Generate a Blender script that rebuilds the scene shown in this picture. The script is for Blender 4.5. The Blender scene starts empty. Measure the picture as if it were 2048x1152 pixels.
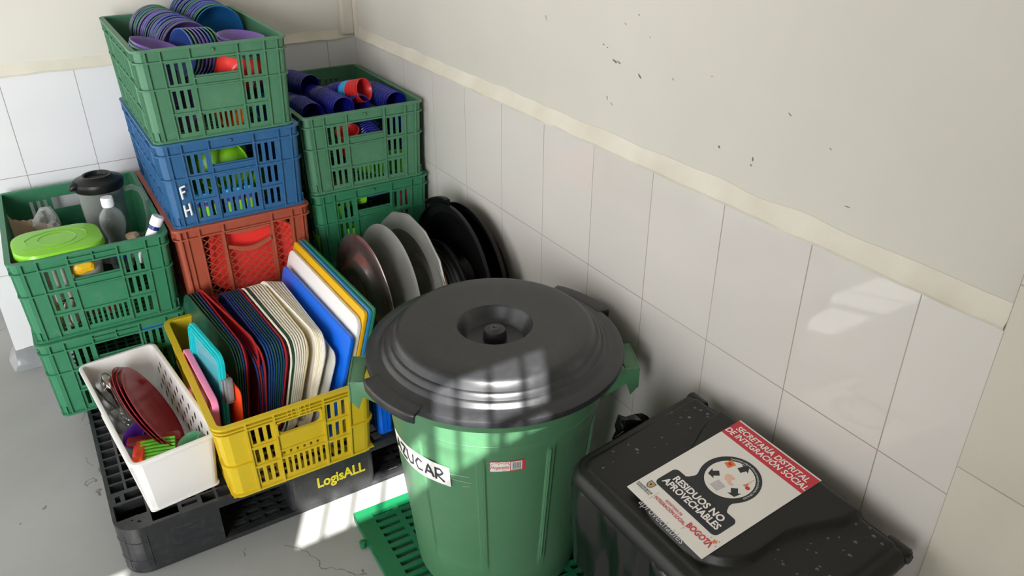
import bpy, bmesh, math, random
from mathutils import Vector, Matrix, noise
random.seed(7)
PI = math.pi
C = bpy.context.scene.collection
scn = bpy.context.scene

# ---------------------------------------------------------------- camera, world, sun, exposure
cam_d = bpy.data.cameras.new('camera'); cam = bpy.data.objects.new('camera', cam_d); C.objects.link(cam)
scn.camera = cam
cam_d.sensor_width = 36.0; cam_d.lens = 1582.05 / 2048 * 36.0
cam_d.clip_start = 0.02
_y, _p = 0.5583, 0.5019
fw = Vector((math.sin(_y)*math.cos(_p), math.cos(_y)*math.cos(_p), -math.sin(_p)))
cam.location = (-1.0968, -2.8482, 1.575)
cam.rotation_euler = fw.to_track_quat('-Z', 'Y').to_euler()

world = bpy.data.worlds.new('world'); scn.world = world; world.use_nodes = True
bg = world.node_tree.nodes['Background']
bg.inputs[0].default_value = (0.93, 0.97, 1.0, 1); bg.inputs[1].default_value = 1.4

SUN_AZ = (0.47, 0.88); SUN_TAN = 1.12
_d = Vector((SUN_AZ[0], SUN_AZ[1], -SUN_TAN)).normalized()
sun_d = bpy.data.lights.new('sun', 'SUN'); sun_d.energy = 22.0; sun_d.angle = math.radians(0.35); sun_d.color = (1.0, 0.97, 0.92)
sun = bpy.data.objects.new('sun', sun_d); C.objects.link(sun)
sun.rotation_euler = _d.to_track_quat('-Z', 'Y').to_euler(); sun.location = (-4, -6, 6)

def area(name, loc, target, sx, sy, e, col=(1, 1, 1), spread=130):
    l = bpy.data.lights.new(name, 'AREA'); l.shape = 'RECTANGLE'; l.size = sx; l.size_y = sy; l.energy = e; l.color = col
    o = bpy.data.objects.new(name, l); C.objects.link(o); o.location = loc
    l.spread = math.radians(spread)
    o.rotation_euler = (Vector(target) - Vector(loc)).to_track_quat('-Z', 'Y').to_euler()
    return o
area('daylight_door', (-3.0, -3.55, 1.3), (-1.2, 0, 0.7), 1.2, 2.0, 54, (0.97, 0.98, 1.0), 100)
area('daylight_patio', (-3.85, -0.5, 1.7), (-.6, -.5, 0.9), 2.0, 2.2, 13, (1.0, 0.96, 0.90))

scn.view_settings.view_transform = 'Standard'; scn.view_settings.look = 'None'
scn.view_settings.gamma = 1.0; scn.view_settings.use_curve_mapping = False
scn.view_settings.exposure = 0.0
scn.cycles.max_bounces = 10; scn.cycles.transparent_max_bounces = 12; scn.cycles.caustics_refractive = False
scn.cycles.caustics_reflective = False; scn.cycles.sample_clamp_indirect = 4.0

# ---------------------------------------------------------------- materials
def lin(h):
    h = h.lstrip('#'); out = []
    for i in (0, 2, 4):
        v = int(h[i:i+2], 16) / 255
        out.append(v / 12.92 if v <= .04045 else ((v + .055) / 1.055) ** 2.4)
    return tuple(out) + (1,)
def nmat(name):
    m = bpy.data.materials.new(name); m.use_nodes = True
    nt = m.node_tree; return m, nt, nt.nodes['Principled BSDF']
def plastic(name, col, rough=.42, var=.06, bump=.0, spec=.5, dirt=0, dcol='#8a8a80', scale=9):
    m, nt, b = nmat(name); N = nt.nodes; L = nt.links
    tc = N.new('ShaderNodeTexCoord'); nz = N.new('ShaderNodeTexNoise'); nz.inputs['Scale'].default_value = scale; nz.inputs['Detail'].default_value = 4
    L.new(tc.outputs['Object'], nz.inputs['Vector'])
    mp = N.new('ShaderNodeMapRange'); mp.inputs['To Min'].default_value = 1 - var; mp.inputs['To Max'].default_value = 1 + var
    L.new(nz.outputs['Fac'], mp.inputs['Value'])
    mx = N.new('ShaderNodeMix'); mx.data_type = 'RGBA'; mx.blend_type = 'MULTIPLY'; mx.inputs['Factor'].default_value = 1
    mx.inputs['A'].default_value = lin(col); L.new(mp.outputs['Result'], mx.inputs['B'])
    out = mx.outputs['Result']
    if dirt:
        n2 = N.new('ShaderNodeTexNoise'); n2.inputs['Scale'].default_value = 35; n2.inputs['Detail'].default_value = 8; n2.inputs['Roughness'].default_value = .7
        L.new(tc.outputs['Object'], n2.inputs['Vector'])
        r = N.new('ShaderNodeValToRGB'); r.color_ramp.elements[0].position = .52; r.color_ramp.elements[0].color = (0, 0, 0, 1); r.color_ramp.elements[1].position = .78; r.color_ramp.elements[1].color = (dirt,)*3+(1,)
        L.new(n2.outputs['Fac'], r.inputs['Fac'])
        m2 = N.new('ShaderNodeMix'); m2.data_type = 'RGBA'; L.new(r.outputs['Color'], m2.inputs['Factor']); L.new(out, m2.inputs['A']); m2.inputs['B'].default_value = lin(dcol)
        out = m2.outputs['Result']
    L.new(out, b.inputs['Base Color'])
    b.inputs['Roughness'].default_value = rough; b.inputs['Specular IOR Level'].default_value = spec
    if bump:
        n3 = N.new('ShaderNodeTexNoise'); n3.inputs['Scale'].default_value = 220; L.new(tc.outputs['Object'], n3.inputs['Vector'])
        bp = N.new('ShaderNodeBump'); bp.inputs['Strength'].default_value = bump; bp.inputs['Distance'].default_value = .001
        L.new(n3.outputs['Fac'], bp.inputs['Height']); L.new(bp.outputs['Normal'], b.inputs['Normal'])
    return m
def metal(name, col, rough=.35, stain=None, met=1):
    m, nt, b = nmat(name); N = nt.nodes; L = nt.links
    b.inputs['Metallic'].default_value = met; b.inputs['Roughness'].default_value = rough
    tc = N.new('ShaderNodeTexCoord'); nz = N.new('ShaderNodeTexNoise'); nz.inputs['Scale'].default_value = 11; nz.inputs['Detail'].default_value = 5
    L.new(tc.outputs['Object'], nz.inputs['Vector'])
    r = N.new('ShaderNodeValToRGB'); r.color_ramp.elements[0].position = .3; r.color_ramp.elements[1].position = .75
    c = lin(col); r.color_ramp.elements[1].color = c
    r.color_ramp.elements[0].color = lin(stain) if stain else tuple(v*.72 for v in c[:3]) + (1,)
    L.new(nz.outputs['Fac'], r.inputs['Fac']); L.new(r.outputs['Color'], b.inputs['Base Color'])
    n2 = N.new('ShaderNodeTexNoise'); n2.inputs['Scale'].default_value = 60; L.new(tc.outputs['Object'], n2.inputs['Vector'])
    bp = N.new('ShaderNodeBump'); bp.inputs['Strength'].default_value = .15; bp.inputs['Distance'].default_value = .002
    L.new(n2.outputs['Fac'], bp.inputs['Height']); L.new(bp.outputs['Normal'], b.inputs['Normal'])
    return m
def clear(name, col, rough=.08, tr=.75, ior=1.15):
    m, nt, b = nmat(name); N = nt.nodes; L = nt.links
    b.inputs['Base Color'].default_value = lin(col); b.inputs['Roughness'].default_value = rough
    t = N.new('ShaderNodeBsdfTransparent'); t.inputs[0].default_value = lin(col)
    mix = N.new('ShaderNodeMixShader'); fr = N.new('ShaderNodeLayerWeight'); fr.inputs['Blend'].default_value = .35
    mr = N.new('ShaderNodeMapRange'); mr.inputs['To Min'].default_value = 1 - tr; mr.inputs['To Max'].default_value = min(1, 1 - tr + .32)
    L.new(fr.outputs['Facing'], mr.inputs['Value']); L.new(mr.outputs['Result'], mix.inputs[0])
    L.new(t.outputs[0], mix.inputs[1]); L.new(b.outputs[0], mix.inputs[2])
    L.new(mix.outputs[0], N['Material Output'].inputs[0])
    return m

CRG = '#4d7f58'; 
M = {}
M['g_crate'] = plastic('green_crate_plastic', '#47795a', .48, .08, dirt=.30, dcol='#7f9082')
M['g_crate2'] = plastic('deep_green_crate_plastic', '#2f7552', .45, .08, dirt=.25, dcol='#7f9082')
M['b_crate'] = plastic('blue_crate_plastic', '#2c5d88', .45, .08, dirt=.3, dcol='#6b87a0')
M['r_crate'] = plastic('brick_red_crate_plastic', '#9c4a33', .5, .08, dirt=.2, dcol='#b08070')
M['y_crate'] = plastic('yellow_crate_plastic', '#cdb022', .42, .06, dirt=.25, dcol='#8a751c')
M['white_pl'] = plastic('white_plastic', '#e4e1de', .38, .02, dirt=.03, dcol='#b5afa8')
M['pallet'] = plastic('black_pallet_plastic', '#252628', .36, .15, dirt=.4, dcol='#5a5a58')
M['bin_g'] = plastic('green_bin_plastic', '#4c7957', .33, .04, dirt=.12, dcol='#7fa58a')
M['lid_k'] = plastic('dark_grey_lid_plastic', '#26272a', .36, .05, dirt=.25, dcol='#55565a')
M['black'] = plastic('black_plastic', '#0c0d0d', .42, .05, spec=.3, dirt=.1, dcol='#222222')
M['blackbin'] = plastic('charcoal_black_bin_plastic', '#141513', .42, .06, spec=.4, bump=.12, dirt=.2, dcol='#2a2b27')
M['bag'] = plastic('black_glossy_bag', '#08080a', .2, .1, spec=.7)
M['mat'] = plastic('green_grid_plastic', '#11673f', .42, .08, dirt=.5, dcol='#41604c')
for n, c in dict(tray_g='#1f4d3c', tray_b='#1c3f78', tray_r='#a5242a', tray_w='#e6dfce', tray_cr='#dccfae', blue='#0a63d6',
                 white='#e9e4df', yellow='#d9a916', bblue='#2f7fb5', bgreen='#2c7a55', pink='#ee86ac', teal='#12b7bd',
                 orange='#f0461c', latch='#7d7f80', red='#ec3a34', dred='#8c1120', purple='#5b2a94', lime='#78be22', lime2='#6fd02a',
                 mint='#5fa57a', bowl_b='#3a55a0', bowl_p='#70589a', bowl_g='#4b7d5c', bowl_v='#5763a6', bowl_t='#2268a4', cup_b='#1b2488',
                 cup_r='#cb2a2a', cup_l='#2b9fdc', o2='#f5741c', navy='#1c2d7d', card='#b6977a', pack='#cfcac2', pinkred='#b84c56',
                 capw='#e8e8ea', mag='#b5206a', brown='#6d4a35', logoy='#e2d21e', ink='#24262a').items():
    M[n] = plastic(n + '_plastic', c, .33, .03, spec=.5)
M['cup_b'] = plastic('royal_blue_cup_plastic', '#161c86', .22, .05, spec=.6)
M['alu'] = metal('worn_aluminium', '#a19f98', .5, met=.35)
M['alu_s'] = metal('stained_aluminium', '#bab9b6', .2, '#a07a74', met=.85)
M['steel'] = metal('stainless_steel', '#b9b5b0', .2)
M['clear'] = clear('clear_plastic', '#eef0ef', .05, .96)
M['jug'] = clear('scratched_clear_plastic', '#c6cac7', .2, .86)
M['frost'] = clear('frosted_plastic', '#dcdad2', .35, .40)
M['film'] = clear('crinkled_film', '#eeeeee', .1, .78)
M['drop'] = clear('water', '#ffffff', .03, .97)
M['tealclr'] = clear('tinted_clear_plastic', '#5fb9c4', .1, .45)
M['paper'] = plastic('white_paper', '#dedad3', .6, .02)
M['pred'] = plastic('red_print', '#c23440', .6, .02)
M['pblack'] = plastic('black_print', '#26292c', .6, .02)
M['porange'] = plastic('orange_print', '#d9792f', .6, .02)
M['pskin'] = plastic('beige_print', '#e0b7a0', .6, .02)
M['pgrey'] = plastic('grey_print', '#b5b2b8', .6, .02)
M['pblue'] = plastic('blue_print', '#2d5a9c', .6, .02)
M['pyellow'] = plastic('yellow_print', '#d8a43a', .6, .02)
M['barwhite'] = plastic('barcode_white', '#dcdcd6', .5, .02)

def joints(N, L, sock, offs, period, half):
    """mask that is 1 on a tile joint; offs/period along sock"""
    s = N.new('ShaderNodeMath'); s.operation = 'SUBTRACT'; L.new(sock, s.inputs[0]); s.inputs[1].default_value = offs
    d = N.new('ShaderNodeMath'); d.operation = 'DIVIDE'; L.new(s.outputs[0], d.inputs[0]); d.inputs[1].default_value = period
    f = N.new('ShaderNodeMath'); f.operation = 'FRACT'; L.new(d.outputs[0], f.inputs[0])
    a = N.new('ShaderNodeMath'); a.operation = 'SUBTRACT'; L.new(f.outputs[0], a.inputs[0]); a.inputs[1].default_value = .5
    b = N.new('ShaderNodeMath'); b.operation = 'ABSOLUTE'; L.new(a.outputs[0], b.inputs[0])
    c = N.new('ShaderNodeMath'); c.operation = 'SUBTRACT'; c.inputs[0].default_value = .5; L.new(b.outputs[0], c.inputs[1])
    e = N.new('ShaderNodeMath'); e.operation = 'LESS_THAN'; L.new(c.outputs[0], e.inputs[0]); e.inputs[1].default_value = half / period
    fl = N.new('ShaderNodeMath'); fl.operation = 'FLOOR'; L.new(d.outputs[0], fl.inputs[0])
    return e.outputs[0], fl.outputs[0]
def tile_mat(name, axis, off, per, zoff, zper, base, grout):
    m, nt, b = nmat(name); N = nt.nodes; L = nt.links
    tc = N.new('ShaderNodeTexCoord'); sx = N.new('ShaderNodeSeparateXYZ'); L.new(tc.outputs['Object'], sx.inputs[0])
    j1, c1 = joints(N, L, sx.outputs[axis], off, per, .0011); j2, c2 = joints(N, L, sx.outputs[2], zoff, zper, .0011)
    mx = N.new('ShaderNodeMath'); mx.operation = 'MAXIMUM'; L.new(j1, mx.inputs[0]); L.new(j2, mx.inputs[1])
    cc = N.new('ShaderNodeCombineXYZ'); L.new(c1, cc.inputs[0]); L.new(c2, cc.inputs[1])
    wn = N.new('ShaderNodeTexWhiteNoise'); wn.noise_dimensions = '3D'; L.new(cc.outputs[0], wn.inputs['Vector'])
    mr = N.new('ShaderNodeMapRange'); mr.inputs['To Min'].default_value = .975; mr.inputs['To Max'].default_value = 1.02; L.new(wn.outputs['Value'], mr.inputs['Value'])
    nz = N.new('ShaderNodeTexNoise'); nz.inputs['Scale'].default_value = 5; nz.inputs['Detail'].default_value = 5; L.new(tc.outputs['Object'], nz.inputs['Vector'])
    m2 = N.new('ShaderNodeMapRange'); m2.inputs['To Min'].default_value = .95; m2.inputs['To Max'].default_value = 1.03; L.new(nz.outputs['Fac'], m2.inputs['Value'])
    mu = N.new('ShaderNodeMath'); mu.operation = 'MULTIPLY'; L.new(mr.outputs[0], mu.inputs[0]); L.new(m2.outputs[0], mu.inputs[1])
    col = N.new('ShaderNodeMix'); col.data_type = 'RGBA'; col.blend_type = 'MULTIPLY'; col.inputs['Factor'].default_value = 1
    col.inputs['A'].default_value = lin(base); L.new(mu.outputs[0], col.inputs['B'])
    # joint colour: brownish dirt in places, paler elsewhere
    n4 = N.new('ShaderNodeTexNoise'); n4.inputs['Scale'].default_value = 3; L.new(tc.outputs['Object'], n4.inputs['Vector'])
    rp = N.new('ShaderNodeValToRGB'); rp.color_ramp.elements[0].position = .35; rp.color_ramp.elements[1].position = .65
    rp.color_ramp.elements[0].color = lin(grout[0]); rp.color_ramp.elements[1].color = lin(grout[1]); L.new(n4.outputs['Fac'], rp.inputs['Fac'])
    fin = N.new('ShaderNodeMix'); fin.data_type = 'RGBA'; L.new(mx.outputs[0], fin.inputs['Factor']); L.new(col.outputs['Result'], fin.inputs['A']); L.new(rp.outputs['Color'], fin.inputs['B'])
    L.new(fin.outputs['Result'], b.inputs['Base Color'])
    r2 = N.new('ShaderNodeMapRange'); r2.inputs['To Min'].default_value = .03; r2.inputs['To Max'].default_value = .7; L.new(mx.outputs[0], r2.inputs['Value']); L.new(r2.outputs[0], b.inputs['Roughness'])
    n5 = N.new('ShaderNodeTexNoise'); n5.inputs['Scale'].default_value = 9; n5.inputs['Detail'].default_value = 3; L.new(tc.outputs['Object'], n5.inputs['Vector'])
    hh = N.new('ShaderNodeMath'); hh.operation = 'MULTIPLY_ADD'; L.new(mx.outputs[0], hh.inputs[0]); hh.inputs[1].default_value = -.8; L.new(n5.outputs['Fac'], hh.inputs[2])
    bp = N.new('ShaderNodeBump'); bp.inputs['Strength'].default_value = .07; bp.inputs['Distance'].default_value = .0015
    b.inputs['Specular IOR Level'].default_value = .75
    L.new(hh.outputs[0], bp.inputs['Height']); L.new(bp.outputs['Normal'], b.inputs['Normal'])
    return m
TW = .2074
M['tile_r'] = tile_mat('right_wall_tiles', 1, -.0002, TW, .674-.322*3, .322, '#cfcac4', ('#a09a90', '#8a8378'))
M['tile_b'] = tile_mat('back_wall_tiles', 0, -.1076, TW, .674-.322*3, .322, '#dddcde', ('#9a9089', '#8a7a72'))
M['tile_c'] = tile_mat('column_tiles', 1, -2.411-.31*4, .31, .738-.322*3, .322, '#cbc6b8', ('#a8a296', '#9a9080'))
def plaster_mat(name, base, blot, rough=.6, bs=.35, sc=2.2, marks=False):
    m, nt, b = nmat(name); N = nt.nodes; L = nt.links
    tc = N.new('ShaderNodeTexCoord'); nz = N.new('ShaderNodeTexNoise'); nz.inputs['Scale'].default_value = sc; nz.inputs['Detail'].default_value = 6; L.new(tc.outputs['Object'], nz.inputs['Vector'])
    rp = N.new('ShaderNodeValToRGB'); rp.color_ramp.elements[0].position = .3; rp.color_ramp.elements[1].position = .7
    rp.color_ramp.elements[0].color = lin(blot); rp.color_ramp.elements[1].color = lin(base); L.new(nz.outputs['Fac'], rp.inputs['Fac'])
    out = rp.outputs['Color']
    if marks:
        mp = N.new('ShaderNodeMapping'); mp.inputs['Rotation'].default_value = (.5, .3, .6); mp.inputs['Scale'].default_value = (7, 7, 22); L.new(tc.outputs['Object'], mp.inputs['Vector'])
        n2 = N.new('ShaderNodeTexNoise'); n2.inputs['Scale'].default_value = 1.6; n2.inputs['Detail'].default_value = 6; n2.inputs['Roughness'].default_value = .75; L.new(mp.outputs[0], n2.inputs['Vector'])
        r2 = N.new('ShaderNodeValToRGB'); r2.color_ramp.elements[0].position = .74; r2.color_ramp.elements[0].color = (0,)*3+(1,); r2.color_ramp.elements[1].position = .78; r2.color_ramp.elements[1].color = (.55,)*3+(1,)
        L.new(n2.outputs['Fac'], r2.inputs['Fac'])
        mm = N.new('ShaderNodeMix'); mm.data_type = 'RGBA'; L.new(r2.outputs['Color'], mm.inputs['Factor']); L.new(out, mm.inputs['A']); mm.inputs['B'].default_value = lin('#77746c'); out = mm.outputs['Result']
    L.new(out, b.inputs['Base Color']); b.inputs['Roughness'].default_value = rough
    n3 = N.new('ShaderNodeTexNoise'); n3.inputs['Scale'].default_value = 14; n3.inputs['Detail'].default_value = 8; L.new(tc.outputs['Object'], n3.inputs['Vector'])
    bp = N.new('ShaderNodeBump'); bp.inputs['Strength'].default_value = bs; bp.inputs['Distance'].default_value = .006; L.new(n3.outputs['Fac'], bp.inputs['Height']); L.new(bp.outputs['Normal'], b.inputs['Normal'])
    return m
M['plaster'] = plaster_mat('painted_plaster', '#cac6bd', '#c3bfb6', .5, .25, marks=True)
M['plaster_b'] = plaster_mat('cream_painted_plaster', '#d4d0c7', '#ccc8be', .5, .25, marks=True)
M['bevel'] = plaster_mat('cement_bevel', '#d6d1c4', '#c8c1b1', .6, .6, 8)
M['plinth'] = plaster_mat('grey_gloss_paint', '#8d9091', '#7f8283', .22, .6, 6)
M['floor'] = plaster_mat('grey_floor_paint', '#9b9b9a', '#8d8e8c', .38, .22, 3.0)
def floor_extra(m):
    nt = m.node_tree; N = nt.nodes; L = nt.links; b = N['Principled BSDF']
    src = b.inputs['Base Color'].links[0].from_socket
    tc = N.new('ShaderNodeTexCoord'); vo = N.new('ShaderNodeTexVoronoi'); vo.feature = 'DISTANCE_TO_EDGE'; vo.inputs['Scale'].default_value = 1.7
    nz = N.new('ShaderNodeTexNoise'); nz.inputs['Scale'].default_value = 7; nz.inputs['Detail'].default_value = 6
    L.new(tc.outputs['Object'], nz.inputs['Vector'])
    mx = N.new('ShaderNodeMix'); mx.data_type = 'RGBA'; mx.inputs['Factor'].default_value = .16; L.new(tc.outputs['Object'], mx.inputs['A']); L.new(nz.outputs['Color'], mx.inputs['B'])
    L.new(mx.outputs['Result'], vo.inputs['Vector'])
    lt = N.new('ShaderNodeMath'); lt.operation = 'LESS_THAN'; lt.inputs[1].default_value = .0022; L.new(vo.outputs['Distance'], lt.inputs[0])
    n2 = N.new('ShaderNodeTexNoise'); n2.inputs['Scale'].default_value = 3.1; L.new(tc.outputs['Object'], n2.inputs['Vector'])
    g = N.new('ShaderNodeMath'); g.operation = 'GREATER_THAN'; g.inputs[1].default_value = .56; L.new(n2.outputs['Fac'], g.inputs[0])
    mu = N.new('ShaderNodeMath'); mu.operation = 'MULTIPLY'; L.new(lt.outputs[0], mu.inputs[0]); L.new(g.outputs[0], mu.inputs[1])
    m3 = N.new('ShaderNodeMix'); m3.data_type = 'RGBA'; L.new(mu.outputs[0], m3.inputs['Factor']); L.new(src, m3.inputs['A']); m3.inputs['B'].default_value = lin('#6c6862')
    L.new(m3.outputs['Result'], b.inputs['Base Color'])
floor_extra(M['floor'])

# ---------------------------------------------------------------- mesh helpers
class MB:
    def __init__(s): s.v = []; s.f = []; s.mi = []; s.sm = []
    def add(s, verts, faces, mi=0, smooth=False, mat=None):
        o = len(s.v)
        for p in verts:
            p = Vector(p); s.v.append(mat @ p if mat else p)
        for f in faces: s.f.append([i + o for i in f]); s.mi.append(mi); s.sm.append(smooth)
    def box(s, x0, x1, y0, y1, z0, z1, mi=0, mat=None):
        s.add([(x0,y0,z0),(x1,y0,z0),(x1,y1,z0),(x0,y1,z0),(x0,y0,z1),(x1,y0,z1),(x1,y1,z1),(x0,y1,z1)],
              [(0,3,2,1),(4,5,6,7),(0,1,5,4),(1,2,6,5),(2,3,7,6),(3,0,4,7)], mi, False, mat)
    def hexa(s, p, mi=0, mat=None):
        s.add(p, [(0,3,2,1),(4,5,6,7),(0,1,5,4),(1,2,6,5),(2,3,7,6),(3,0,4,7)], mi, False, mat)
    def lathe(s, prof, n=32, mi=0, mat=None, smooth=True, cx=0, cy=0, sx=1, sy=1):
        vs = []; fs = []
        for r, z in prof:
            for i in range(n):
                a = 2*PI*i/n; vs.append((cx + r*math.cos(a)*sx, cy + r*math.sin(a)*sy, z))
        for k in range(len(prof) - 1):
            for i in range(n):
                j = (i+1) % n; fs.append((k*n+i, k*n+j, (k+1)*n+j, (k+1)*n+i))
        s.add(vs, fs, mi, smooth, mat)
    def prism(s, poly, z0, z1, mi=0, mat=None):
        n = len(poly)
        s.add([(x, y, z0) for x, y in poly] + [(x, y, z1) for x, y in poly],
              [tuple(range(n-1, -1, -1)), tuple(range(n, 2*n))] + [(i, (i+1) % n, n+(i+1) % n, n+i) for i in range(n)], mi, False, mat)
    def tube(s, pts, r, n=8, mi=0, mat=None, closed=False):
        pts = [Vector(p) for p in pts]; m = len(pts); vs = []; fs = []
        rr = r if isinstance(r, (list, tuple)) else [r]*m
        up = Vector((.13, .27, .95)).normalized()
        for i, p in enumerate(pts):
            a = pts[max(i-1, 0)] if not closed else pts[i-1]; b = pts[min(i+1, m-1)] if not closed else pts[(i+1) % m]
            t = (b - a).normalized(); u = t.cross(up)
            if u.length < .05: u = t.cross(Vector((1, 0, 0)))
            u.normalize(); w = t.cross(u)
            for k in range(n):
                a2 = 2*PI*k/n; vs.append(p + (u*math.cos(a2) + w*math.sin(a2))*rr[i])
        for i in range(m if closed else m-1):
            i2 = (i+1) % m
            for k in range(n):
                k2 = (k+1) % n; fs.append((i*n+k, i*n+k2, i2*n+k2, i2*n+k))
        if not closed: fs += [tuple(range(n-1, -1, -1)), tuple((m-1)*n+k for k in range(n))]
        s.add(vs, fs, mi, True, mat)
    def mesh(s, name, mats, bevel=0, fix=True):
        me = bpy.data.meshes.new(name); me.from_pydata([tuple(v) for v in s.v], [], s.f)
        for m in (mats if isinstance(mats, (list, tuple)) else [mats]): me.materials.append(m)
        me.polygons.foreach_set('material_index', s.mi); me.polygons.foreach_set('use_smooth', s.sm)
        bm = bmesh.new(); bm.from_mesh(me)
        if fix:
            bmesh.ops.remove_doubles(bm, verts=bm.verts, dist=1e-6)
            bmesh.ops.recalc_face_normals(bm, faces=bm.faces)
        if bevel:
            bmesh.ops.bevel(bm, geom=[e for e in bm.edges if len(e.link_faces) == 2 and e.calc_face_angle(0) > .6], offset=bevel, segments=2, affect='EDGES', profile=.5)
            for f in bm.faces: f.smooth = True
        bm.to_mesh(me); bm.free()
        me.update(); return me
    def obj(s, name, mats, parent=None, bevel=0, fix=True, auto=True):
        me = s.mesh(name, mats, bevel, fix)
        if auto and any(s.sm) or bevel: me.set_sharp_from_angle(angle=math.radians(38))
        o = bpy.data.objects.new(name, me); C.objects.link(o)
        if parent: o.parent = parent
        return o
def tag(o, label=None, cat=None, group=None, kind=None):
    if label: o['label'] = label
    if cat: o['category'] = cat
    if group: o['group'] = group
    if kind: o['kind'] = kind
    return o
def thing(name, label, cat, loc=(0, 0, 0), rot=(0, 0, 0), group=None):
    o = bpy.data.objects.new(name, None); C.objects.link(o); o.empty_display_size = .05
    o.location = loc; o.rotation_euler = rot; return tag(o, label, cat, group)
def dup(root, label, group=None, mats=None):
    r = root.copy(); C.objects.link(r); r['label'] = label
    if group: r['group'] = group
    for ch in list(root.children):
        c = ch.copy(); C.objects.link(c); c.parent = r
        for g in list(ch.children):
            d = g.copy(); C.objects.link(d); d.parent = c
    return r
def rrect(w, l, r, n=5, x0=0, y0=0):
    """rounded rectangle outline, ccw, from corner (x0,y0)"""
    out = []
    for cx, cy, a0 in ((w-r, r, -PI/2), (w-r, l-r, 0), (r, l-r, PI/2), (r, r, PI)):
        for i in range(n+1):
            a = a0 + PI/2*i/n; out.append((x0+cx+r*math.cos(a), y0+cy+r*math.sin(a)))
    return out
def cells(mb, ub, vb, holes, thick, fn, mi=0, closed=False):
    """a slab on a (u,v) grid with rectangular holes; fn(u,v,d) gives the 3D point"""
    us = sorted(set(round(x, 5) for x in list(ub) + [h[0] for h in holes] + [h[1] for h in holes]))
    vs = sorted(set(round(x, 5) for x in list(vb) + [h[2] for h in holes] + [h[3] for h in holes]))
    nu, nv = len(us)-1, len(vs)-1
    fill = [[True]*nv for _ in range(nu)]
    for h in holes:
        for i in range(nu):
            um = (us[i]+us[i+1])/2
            if h[0] < um < h[1]:
                for j in range(nv):
                    if h[2] < (vs[j]+vs[j+1])/2 < h[3]: fill[i][j] = False
    vid = {}; V = []; F = []
    NU = nu if closed else nu+1
    def g(i, j, k):
        i = i % nu if closed else i
        key = (i, j, k)
        if key not in vid: vid[key] = len(V); V.append(fn(us[i], vs[j], thick*k))
        return vid[key]
    for i in range(nu):
        for j in range(nv):
            if not fill[i][j]: continue
            F.append((g(i,j,0), g(i+1,j,0), g(i+1,j+1,0), g(i,j+1,0)))
            F.append((g(i,j,1), g(i,j+1,1), g(i+1,j+1,1), g(i+1,j,1)))
            def empty(a, b):
                if closed: a %= nu
                return a < 0 or b < 0 or a >= nu or b >= nv or not fill[a][b]
            if empty(i, j-1): F.append((g(i,j,0), g(i,j,1), g(i+1,j,1), g(i+1,j,0)))
            if empty(i, j+1): F.append((g(i,j+1,0), g(i+1,j+1,0), g(i+1,j+1,1), g(i,j+1,1)))
            if empty(i-1, j): F.append((g(i,j,0), g(i,j+1,0), g(i,j+1,1), g(i,j,1)))
            if empty(i+1, j): F.append((g(i+1,j,0), g(i+1,j,1), g(i+1,j+1,1), g(i+1,j+1,0)))
    mb.add(V, F, mi)
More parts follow.
